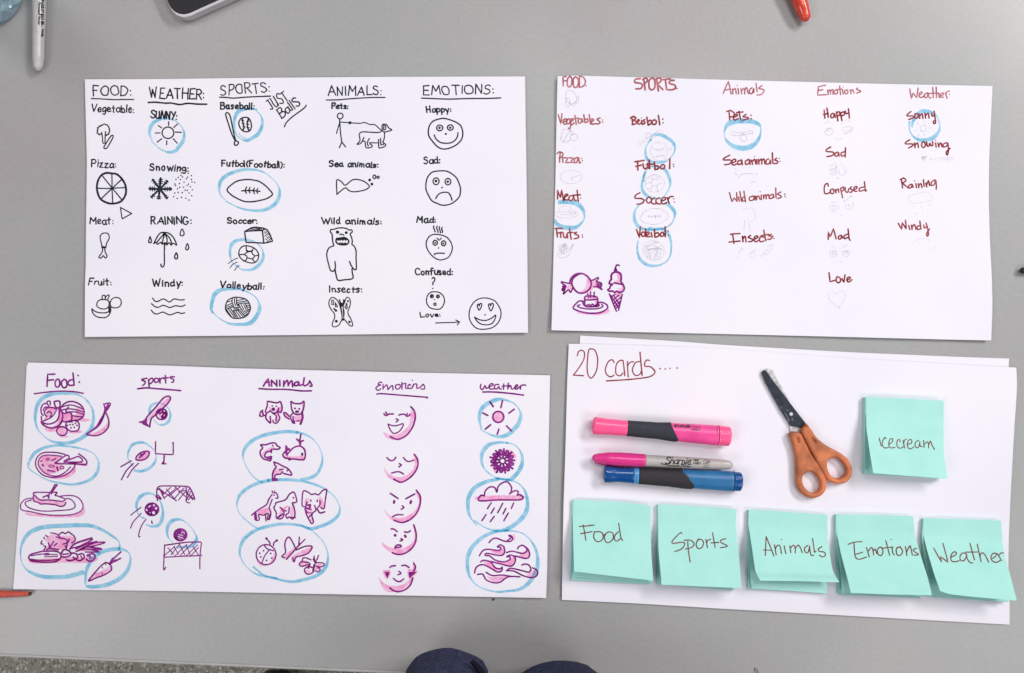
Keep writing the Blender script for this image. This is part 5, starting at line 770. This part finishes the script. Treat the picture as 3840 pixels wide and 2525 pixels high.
# permanent marker with pink cap
root=thing('marker_pen','grey permanent marker with magenta cap between the two highlighters','marker',(0,0,0),'pens lying on the twenty cards sheet')
x0,x1=78,2180
sp=Pen(root,tx(x0,702),tx(x1,812),[(0,10),(tt(115,x0,x1),14),(tt(200,x0,x1),19),(tt(340,x0,x1),24),(tt(500,x0,x1),25.5),(tt(865,x0,x1),24.5),(tt(872,x0,x1),22.5),(tt(1500,x0,x1),22.2),(tt(2020,x0,x1),19.5),(tt(2130,x0,x1),17),(1,12)],.0065,1.0,2.0)
sp.part('cap',pkc,0,tt(868,x0,x1),0,cap0=.0028); sp.part('barrel',gry,tt(862,x0,x1),1,-.00015,seg=40,cap1=.004)
cl=Pen(root,tx(120,772),tx(560,822),[(0,4),(.3,7),(1,6)],.006,.7); cl.part('pocket_clip',pkc,0,1,0,n=16,cap0=.001,cap1=.001)
CUR=sp.surf(-.00015)
W('Sharpie.',1165,792,1560,806,100,w=17,kk='print',nm='barrel_print',lab=False,wob=.6,sl=.22,sp=.1)
S('barrel_print','w14 1110,788 1150,800 1200,796 1215,780',kk='print')
W('Permanent Marker',1190,828,1548,842,26,w=7,kk='print',nm='barrel_print',lab=False,wob=0)
W('FINE',1588,752,1665,756,28,w=8,kk='print',nm='barrel_print',lab=False,wob=0); W('POINT',1588,796,1700,800,28,w=8,kk='print',nm='barrel_print',lab=False,wob=0)
S('barrel_print','w6 e 1782,774 50,44/w8 l 1755,795 1770,755 1785,795/w8 l 1760,782 1782,782/w8 l 1797,795 1797,755/w8 1797,757 1818,765 1797,778/l w4 1730,838 1830,840/l w4 1740,850 1825,852',kk='print')
# grey marker, upper left
def tq(x,y): return (x/5.217,y/5.217)
root=thing('marker_pen','light grey permanent marker beside the blue bottle at upper left','marker')
gm=vary(mat('silver_grey_plastic',srgb(190,186,188),.28),srgb(178,176,178),90)
gp=Pen(root,tq(743,1395),tq(800,-1450),[(0,13),(.035,17.5),(.1,21),(.5,24),(.64,24.5),(.645,26),(.8,26),(1,14)],0.0,1.0)
gp.part('barrel',gm,0,.64,0,seg=40,cap0=.005); gp.part('cap',mat('black_cap_plastic',(.03,.03,.035),.25),.635,1,.0003,cap1=.003)
gp.part('end_disc',gm,-.002,.02,-.0035,seg=4,cap0=.0006)
CUR=gp.surf(); T=(0,0,5.217)
W('Permanent Marker',752,55,748,490,40,w=13,kk='print',nm='barrel_print',lab=False,wob=0)
W('Sharpie.',812,-120,812,525,70,w=16,kk='print',nm='barrel_print',lab=False,wob=.5); W('FINE',822,575,815,715,32,w=11,kk='print',nm='barrel_print',lab=False,wob=0)
S('barrel_print','w14 645,-60 640,40 648,90 632,150',kk='print')
# red marker, top edge
root=thing('marker_pen','glossy orange red marker poking in at the top edge','marker')
rm_=vary(mat('orange_red_plastic',srgb(226,80,58),.15,.6),srgb(200,62,46),120)
rp=Pen(root,(3026,81),(2975,-60),[(0,17),(.12,21),(.45,27),(1,33)],0,1.0)
rp.L; rp.part('cap',rm_,0,1,0,cap0=.005); rp2=Pen(root,(2976,-58),(2928,-190),[(0,31),(1,30)],.0006,1.0); rp2.part('barrel',gm,0,1,0,cap1=.006)
# red pencil, left edge
root=thing('red_pencil','red pencil with a dark tip just below the lower left sheet','pencil')
rr_=vary(mat('matte_red_paint',srgb(205,82,66),.5,.4),srgb(180,66,54),300)
qp=Pen(root,(117,2227),(-330,2232),[(0,6.2),(.07,9.2),(.28,12.8),(1,13)],0,1.0,2.4)
qp.part('barrel',rr_,.012,1,0,cap1=.001); qp.part('tip',mat('dark_tip',(.03,.02,.02),.5),0,.016,.00003,seg=3,cap0=.0006)
# ------------------------------------------------------------------ scissors
def tz(p): return (2820+p[0]/3.0095,1360+p[1]/3.0095)
def solid(name,outer,holes,z0,th,bev,m,parent,smooth=True):
    cu=bpy.data.curves.new(name,'CURVE'); cu.dimensions='2D'; cu.fill_mode='BOTH'; cu.extrude=th/2-bev; cu.bevel_depth=bev; cu.bevel_resolution=4; cu.offset=-bev
    for pl in [outer]+holes:
        pts=catmull(num(pl.split()),True,5)[:-1] if smooth else num(pl.split()); sl=cu.splines.new('POLY'); sl.points.add(len(pts)-1); sl.use_cyclic_u=True
        for q,p in zip(sl.points,pts): w=P3(*tz(p),z0+th); q.co=(w.x,w.y,0,1)
    o=bpy.data.objects.new(name,cu); C.objects.link(o); me=bpy.data.meshes.new_from_object(o.evaluated_get(bpy.context.evaluated_depsgraph_get())) ; bpy.data.objects.remove(o)
    me.transform(Matrix.Translation((0,0,z0+th/2)))
    bm=bmesh.new(); bm.from_mesh(me); bmesh.ops.remove_doubles(bm,verts=bm.verts,dist=1e-6); bm.to_mesh(me); bm.free(); me.materials.clear()
    for p in me.polygons: p.use_smooth=abs(p.normal.z)<.99
    return add(name,me,m,parent)
sc_=thing('scissors','orange handled scissors with dark blades left of the icecream note','scissors')
steel=vary(mat('bright_steel',(.72,.72,.72),.35,.5,Metallic=.2),(.42,.42,.42),240,.4,.6)
dark=vary(mat('dark_steel',srgb(40,46,58),.38,.5,Metallic=.35),srgb(58,64,76),180,.45,.75)
om=vary(mat('orange_plastic',srgb(216,124,80),.5,.4),srgb(160,90,56),60,.35,.65,4,.15,400)
ob=solid('blade','112,118 150,80 188,66 228,88 262,150 312,240 372,350 452,490 540,600 530,725 560,745 545,830 440,830 425,715 330,540 200,300',[],.0026,.0012,.0003,steel,sc_,False); ob['label']='bright steel blade'
ob=solid('blade','111,105 130,88 148,84 166,100 230,192 330,322 450,482 622,705 640,760 585,790 572,752 530,732 430,716 400,660 330,552 240,392 150,222 114,135',[],.0039,.0013,.0003,dark,sc_,False); ob['label']='dark upper blade'
solid('handle','430,800 545,795 600,880 680,1040 760,1160 830,1280 848,1370 835,1450 780,1510 700,1535 620,1520 545,1460 510,1370 504,1250 498,1080 468,930',['580,1290 610,1250 660,1235 720,1265 765,1330 778,1400 760,1450 710,1475 650,1460 600,1410 576,1350'],.0026,.0075,.0026,om,sc_)
solid('handle','567,772 605,715 625,692 680,760 740,850 850,940 980,1010 1080,1080 1125,1160 1138,1240 1110,1320 1050,1365 960,1375 880,1345 820,1280 740,1130 660,980 600,860',['855,1150 870,1100 920,1078 990,1100 1040,1150 1070,1210 1065,1265 1020,1305 960,1312 900,1280 865,1215'],.0030,.0078,.0026,om,sc_)
def disc(name,c,r,z0,h,m,parent,n=24):
    bm=bmesh.new(); bmesh.ops.create_cone(bm,cap_ends=True,segments=n,radius1=r,radius2=r*.8,depth=h); bmesh.ops.translate(bm,verts=bm.verts,vec=(c.x,c.y,z0+h/2))
    me=bpy.data.meshes.new(name); bm.to_mesh(me); bm.free(); return add(name,me,m,parent)
disc('rivet',P3(*tz((443,583)),.006),.0019,.0052,.0009,steel,sc_)
CUR=Surf(sc_,lambda x,y:.0052); T=(2820,1360,3.0095)
M['etch']=mat('etched_mark',(.32,.33,.35),.5); LIFT['etch']=3e-5
S('blade_marking','w4 l 400,655 425,660/w4 l 405,640 418,646/w4 l 397,628 412,632/w4 l 390,612 404,617/w4 l 382,598 396,602/w4 l 374,584 388,588/w4 l 366,568 380,572/w4 445,640 455,630 462,642 452,655/w4 l 325,500 338,505/w4 l 318,512 330,516/w4 l 280,420 284,424/w4 392,540 402,535 408,548',kk='etch')
M['smudge']=tint('brown_smudge',(.35,.30,.25),(.8,.75,.7),900); LIFT['smudge']=4e-5
CUR=Surf(sc_,lambda x,y:.01012); F('grime_mark','505,845 540,850 552,905 520,905',kk='smudge'); CUR=Surf(sc_,lambda x,y:.01083); F('grime_mark','672,835 700,845 742,890 725,912 695,895',kk='smudge')
# ------------------------------------------------------------------ laptop corner, bottle, small bits
lp=thing('laptop','closed dark grey laptop with pale metal side, corner at the top edge','laptop')
cx,cy=620+760/6.61,485/6.61
dirx=Vector((1030,465)).normalized(); A=math.atan2(dirx.y,dirx.x)
corner=P3(cx-4,cy-1,.002); mxl=Matrix.Translation((corner.x,corner.y,0))@Matrix.Rotation(A,4,'Z')
def rrect(name,m,x0,y0,x1,y1,r,z0,z1,bev):
    bm=bmesh.new(); v=[]
    for (ax,ay,s0) in ((x1-r,y1-r,0),(x0+r,y1-r,90),(x0+r,y0+r,180),(x1-r,y0+r,270)):
        for k in range(9): a=math.radians(s0+90*k/8); v.append(bm.verts.new((ax+r*math.cos(a),ay+r*math.sin(a),z0)))
    f=bm.faces.new(v); e=bmesh.ops.extrude_face_region(bm,geom=[f]); vs=[q for q in e['geom'] if isinstance(q,bmesh.types.BMVert)]
    bmesh.ops.translate(bm,verts=vs,vec=(0,0,z1-z0)); bmesh.ops.recalc_face_normals(bm,faces=bm.faces)
    ed=[q for q in bm.edges if abs(q.verts[0].co.z-q.verts[1].co.z)<1e-7]; bmesh.ops.bevel(bm,geom=ed,offset=bev,segments=3,affect='EDGES',profile=.5)
    bmesh.ops.transform(bm,matrix=mxl,verts=bm.verts); me=bpy.data.meshes.new(name); bm.to_mesh(me); bm.free()
    for p in me.polygons: p.use_smooth=abs(p.normal.z)<.98
    return add(name,me,m,lp)
alu=mat('pale_aluminium',srgb(196,194,200),.35,.5,Metallic=.2)
rrect('base',alu,-.0155,-.0005,.285,.21,.0155,.0015,.0085,.001)
rrect('lid',alu,-.0155,-.0005,.285,.21,.0155,.0087,.0125,.0008)
rrect('lid_cover',vary(mat('charcoal_cover',srgb(46,44,46),.65,.25),srgb(40,39,42),300),-.0147,.0022,.284,.209,.015,.0126,.0131,.0002)
for x,y in ((.01,.02),(.26,.02),(.01,.19),(.26,.19)):
    w=mxl@Vector((x,y,0)); disc('foot',w,.004,.0,.0018,rub,lp)
bt=thing('water_bottle','clear blue plastic water bottle standing at the upper left corner','bottle')
gb=vary(mat('blue_clear_plastic',(.66,.88,.96),.05,1,Transmission_Weight=.6,IOR=1.3),(.10,.32,.62),30,.52,.70,3)
nt=gb.node_tree; z=nt.nodes.new('ShaderNodeTexVoronoi'); z.inputs['Scale'].default_value=75; bp_n=nt.nodes.new('ShaderNodeBump'); bp_n.inputs['Strength'].default_value=1; bp_n.inputs['Distance'].default_value=.004
tc_=nt.nodes.new('ShaderNodeTexCoord'); nt.links.new(tc_.outputs['Object'],z.inputs['Vector']); nt.links.new(z.outputs['Distance'],bp_n.inputs['Height']); nt.links.new(bp_n.outputs[0],nt.nodes['Principled BSDF'].inputs['Normal'])
gd=vary(mat('blue_label',srgb(24,70,140),.3),srgb(90,140,180),60)
bc=P3(-25,-24,0)
def lathe(name,m,prof,c,n=48,wob=0):
    v=[];f=[]
    for (r,z) in prof:
        for k in range(n):
            a=2*math.pi*k/n; q=r*(1+wob*math.cos(5*a)*(1 if z<.03 else .2)); v.append((c.x+q*math.cos(a),c.y+q*math.sin(a),z))
    for i in range(len(prof)-1):
        for k in range(n): k2=(k+1)%n; f.append((i*n+k,i*n+k2,(i+1)*n+k2,(i+1)*n+k))
    f.append(tuple(reversed(range(n)))); f.append(tuple((len(prof)-1)*n+k for k in range(n))); return add(name,mesh(name,v,f,True),m,bt)
lathe('body',gb,[(.018,.0005),(.028,.0),(.0315,.004),(.0325,.010),(.0305,.016),(.0325,.022),(.0305,.028),(.0325,.034),(.0305,.040),(.0325,.046),(.0322,.052),(.0322,.11),(.029,.135),(.02,.16),(.0135,.175),(.0135,.185)],bc,60,.02)
lathe('label',gd,[(.0326,.054),(.0327,.056),(.0327,.106),(.0326,.108)],bc); lathe('cap',mat('white_cap',(.8,.8,.82),.4),[(.0148,.180),(.015,.182),(.015,.196),(.014,.198)],bc)
bk=thing('pen_cap','small black pen cap cut by the right edge','cap'); bp=Pen(bk,(3826,1016),(3990,1000),[(0,11),(.3,15),(1,16)],0,1.0); bp.part('shell',mat('black_shell',(.012,.012,.012),.5),0,1,0,cap0=.002,cap1=.001)
cb=bmesh.new(); bmesh.ops.create_icosphere(cb,subdivisions=2,radius=.0011)
for v in cb.verts: v.co*=1+.3*noise.noise(v.co*900)
me=bpy.data.meshes.new('crumb'); cb.to_mesh(me); cb.free(); cr=add('crumb',me,mat('dark_crumb',(.02,.035,.02),.8),None,label='tiny dark crumb on the table below the lower left sheet',category='crumb'); cr.location=P3(1850,2249,.0009)
# hair loop near the bottom edge
hv=[];hf=[]; pl=catmull([(2829,2507),(2832,2505),(2838,2511),(2843,2524),(2846,2540)],False,4)
pl2=catmull([(2829,2507),(2831,2516),(2837,2526),(2842,2540)],False,4)
for q in (pl,pl2):
    b0=len(hv)
    for i,(x,y) in enumerate(q):
        c=P3(x,y,.0005)
        for k in range(6): a=math.pi*k/3; hv.append((c.x+.00022*math.cos(a),c.y,c.z+.00022*math.sin(a)))
    for i in range(len(q)-1):
        for k in range(6): k2=(k+1)%6; hf.append((b0+i*6+k,b0+i*6+k2,b0+i*6+6+k2,b0+i*6+6+k))
add('wire_loop',mesh('wire_loop',hv,hf,True),mat('dark_wire',(.03,.03,.02),.5),None,label='thin dark wire loop lying at the bottom edge',category='wire')
# ------------------------------------------------------------------ the photographer kneeling at the table edge, and the bench
def skin(name,pts,edges,rad,m,parent,sub=2,root=0,wr=0):
    me=bpy.data.meshes.new(name); me.from_pydata(pts,edges,[]); o=bpy.data.objects.new(name,me); C.objects.link(o)
    md=o.modifiers.new('s','SKIN'); md.use_smooth_shade=True; o.modifiers.new('u','SUBSURF').levels=sub
    for i,v in enumerate(me.skin_vertices[0].data): r=rad[i]; v.radius=r if isinstance(r,tuple) else (r,r); v.use_root=(i==root)
    m2=bpy.data.meshes.new_from_object(o.evaluated_get(bpy.context.evaluated_depsgraph_get())); bpy.data.objects.remove(o)
    if wr:
        for v in m2.vertices: v.co+=v.normal*(wr*noise.noise(Vector((v.co.x*9,v.co.y*14,v.co.z*26)))+wr*.16*noise.noise(Vector((v.co.x*35,v.co.y*70,v.co.z*50))))
    m2.materials.clear(); m2.name=name; return add(name,m2,m,parent)
pr=thing('person','person in dark navy clothing leaning over the bottom edge of the table','person',(0,-.5,0)); off=Vector((0,.5,0))
def rel(p): return tuple(Vector(p)+off)
navy=vary(mat('navy_cloth',srgb(58,62,88),.9,.2),srgb(38,42,64),380,.38,.62,5,.9,1400); skinm=mat('skin',srgb(200,150,125),.5); shirt=vary(mat('grey_sweater',(.25,.25,.27),.9,.1),(.2,.2,.22),200,.3,.7,4,.3,900)
kl=(-.062,-.299,.045); kr=(.047,-.3235,.045)
tp_=[(0,-.52,.50),(-.10,-.52,.44),(-.085,-.44,.25),(-.066,-.345,.105),kl,(-.068,-.39,.040),(-.08,-.60,.042),(-.085,-.78,.045),(.10,-.52,.44),(.085,-.46,.25),(.055,-.375,.105),kr,(.055,-.43,.040),(.08,-.62,.042),(.085,-.80,.045),(0,-.51,.60)]
te=[(0,1),(1,2),(2,3),(3,4),(4,5),(5,6),(6,7),(0,8),(8,9),(9,10),(10,11),(11,12),(12,13),(13,14),(0,15)]
tr=[.13,.10,.075,.048,.040,.042,.05,.036,.10,.075,.058,.056,.05,.05,.036,.12]
skin('trousers',[rel(p) for p in tp_],te,tr,navy,pr,3,0,.016)
skin('cloth_seam',[rel(q) for q in ((-.036,-.288,.070),(-.028,-.298,.068),(-.022,-.312,.064),(-.018,-.328,.058))],[(0,1),(1,2),(2,3)],[.0022,.0035,.004,.0045],mat('black_seam',(.01,.01,.016),.9,.1),pr,2,0)
sp_=[(0,-.49,.60),(0,-.47,.78),(0,-.44,.95),(0,-.43,1.05),(-.18,-.42,1.0),(-.25,-.30,.98),(-.14,-.16,1.0),(.18,-.42,1.0),(.25,-.30,.98),(.14,-.16,1.0)]
skin('sweater',[rel(p) for p in sp_],[(0,1),(1,2),(2,3),(2,4),(4,5),(5,6),(2,7),(7,8),(8,9)],[.13,.14,.13,.06,.065,.05,.035,.065,.05,.035],shirt,pr,2,1,.008)
bp_=[(0,-.43,1.06),(0,-.40,1.14),(0,-.36,1.22),(0,-.35,1.29)]; be=[(0,1),(1,2),(2,3)]; br=[.05,.05,.085,.08]
for s_ in (-1,1):
    b0=len(bp_); bp_+=[(s_*.15,-.17,1.0),(s_*.115,-.12,.985),(s_*.10,-.08,.98)]; be+=[(b0,b0+1),(b0+1,b0+2)]; br+=[.028,.026,.032]
    for fi,(dx,ln) in enumerate(((-.028,.055),(-.01,.065),(.008,.062),(.025,.05))):
        c=len(bp_); bp_+=[(s_*.095,-.075+dx,.975),(s_*(.09-.01),-.06+dx,.955),(s_*(.085-ln*.3),-.055+dx,.945)]; be+=[(b0+2,c),(c,c+1),(c+1,c+2)]; br+=[.009,.0085,.007]
    c=len(bp_); bp_+=[(s_*.085,-.10,.965),(s_*.07,-.105,.955)]; be+=[(b0+1,c),(c,c+1)]; br+=[.011,.009]
hb_=bp_; 
def isl(idx): pass
skin('head',[rel(p) for p in bp_[:4]],be[:3],br[:4],skinm,pr,3,0)
for s_,a,b in ((-1,4,4+(len(bp_)-4)//2),(1,4+(len(bp_)-4)//2,len(bp_))):
    skin('hand',[rel(p) for p in bp_[a:b]],[(x-a,y-a) for x,y in be[3:] if a<=x<b and a<=y<b],br[a:b],skinm,pr,1,0)
bm=bmesh.new(); bmesh.ops.create_uvsphere(bm,u_segments=28,v_segments=18,radius=.1)
for v in bm.verts: v.co=Vector((v.co.x*.92,v.co.y*1.02-.02,v.co.z*1.0+.02)); v.co+=v.normal*.006*noise.noise(v.co*40)
bmesh.ops.delete(bm,geom=[v for v in bm.verts if v.co.z<.0 and v.co.y>.02],context='VERTS'); bmesh.ops.translate(bm,verts=bm.verts,vec=rel((0,-.36,1.27)))
me=bpy.data.meshes.new('hair'); bm.to_mesh(me); bm.free(); add('hair',me,mat('dark_hair',(.03,.02,.015),.6),pr)
for s_,y in ((-1,-.84),(1,-.86)):
    skin('shoe',[rel((s_*.085,y,.05)),rel((s_*.087,y-.06,.03)),rel((s_*.09,y-.06,-.02)),rel((s_*.09,y-.06,-.05))],[(0,1),(1,2),(2,3)],[.038,.042,.036,.03],rub,pr,2,0)
ph=thing('phone','black phone held level above the table by the kneeling person','phone',(0,0,.87)); slab('body',mat('black_glass',(.015,.015,.018),.15),-.075,.075,-.040,.036,-.001,.007,ph,.003)
bn=thing('bench','black bench behind the table edge with one foot showing on the floor','bench',(0,-.62,-.75))
bmt=mat('black_bench_vinyl',(.015,.015,.018),.5); slab('seat',bmt,-.47,.47,-.36,.17,.69,.742,bn,.012)
for x in (-.43,.43):
    slab('leg',bmt,x-.02,x+.02,-.03,.0,.05,.688,bn,.003); slab('foot',bmt,x-.02,x+.025,-.25,.012,0,.045,bn,.004)
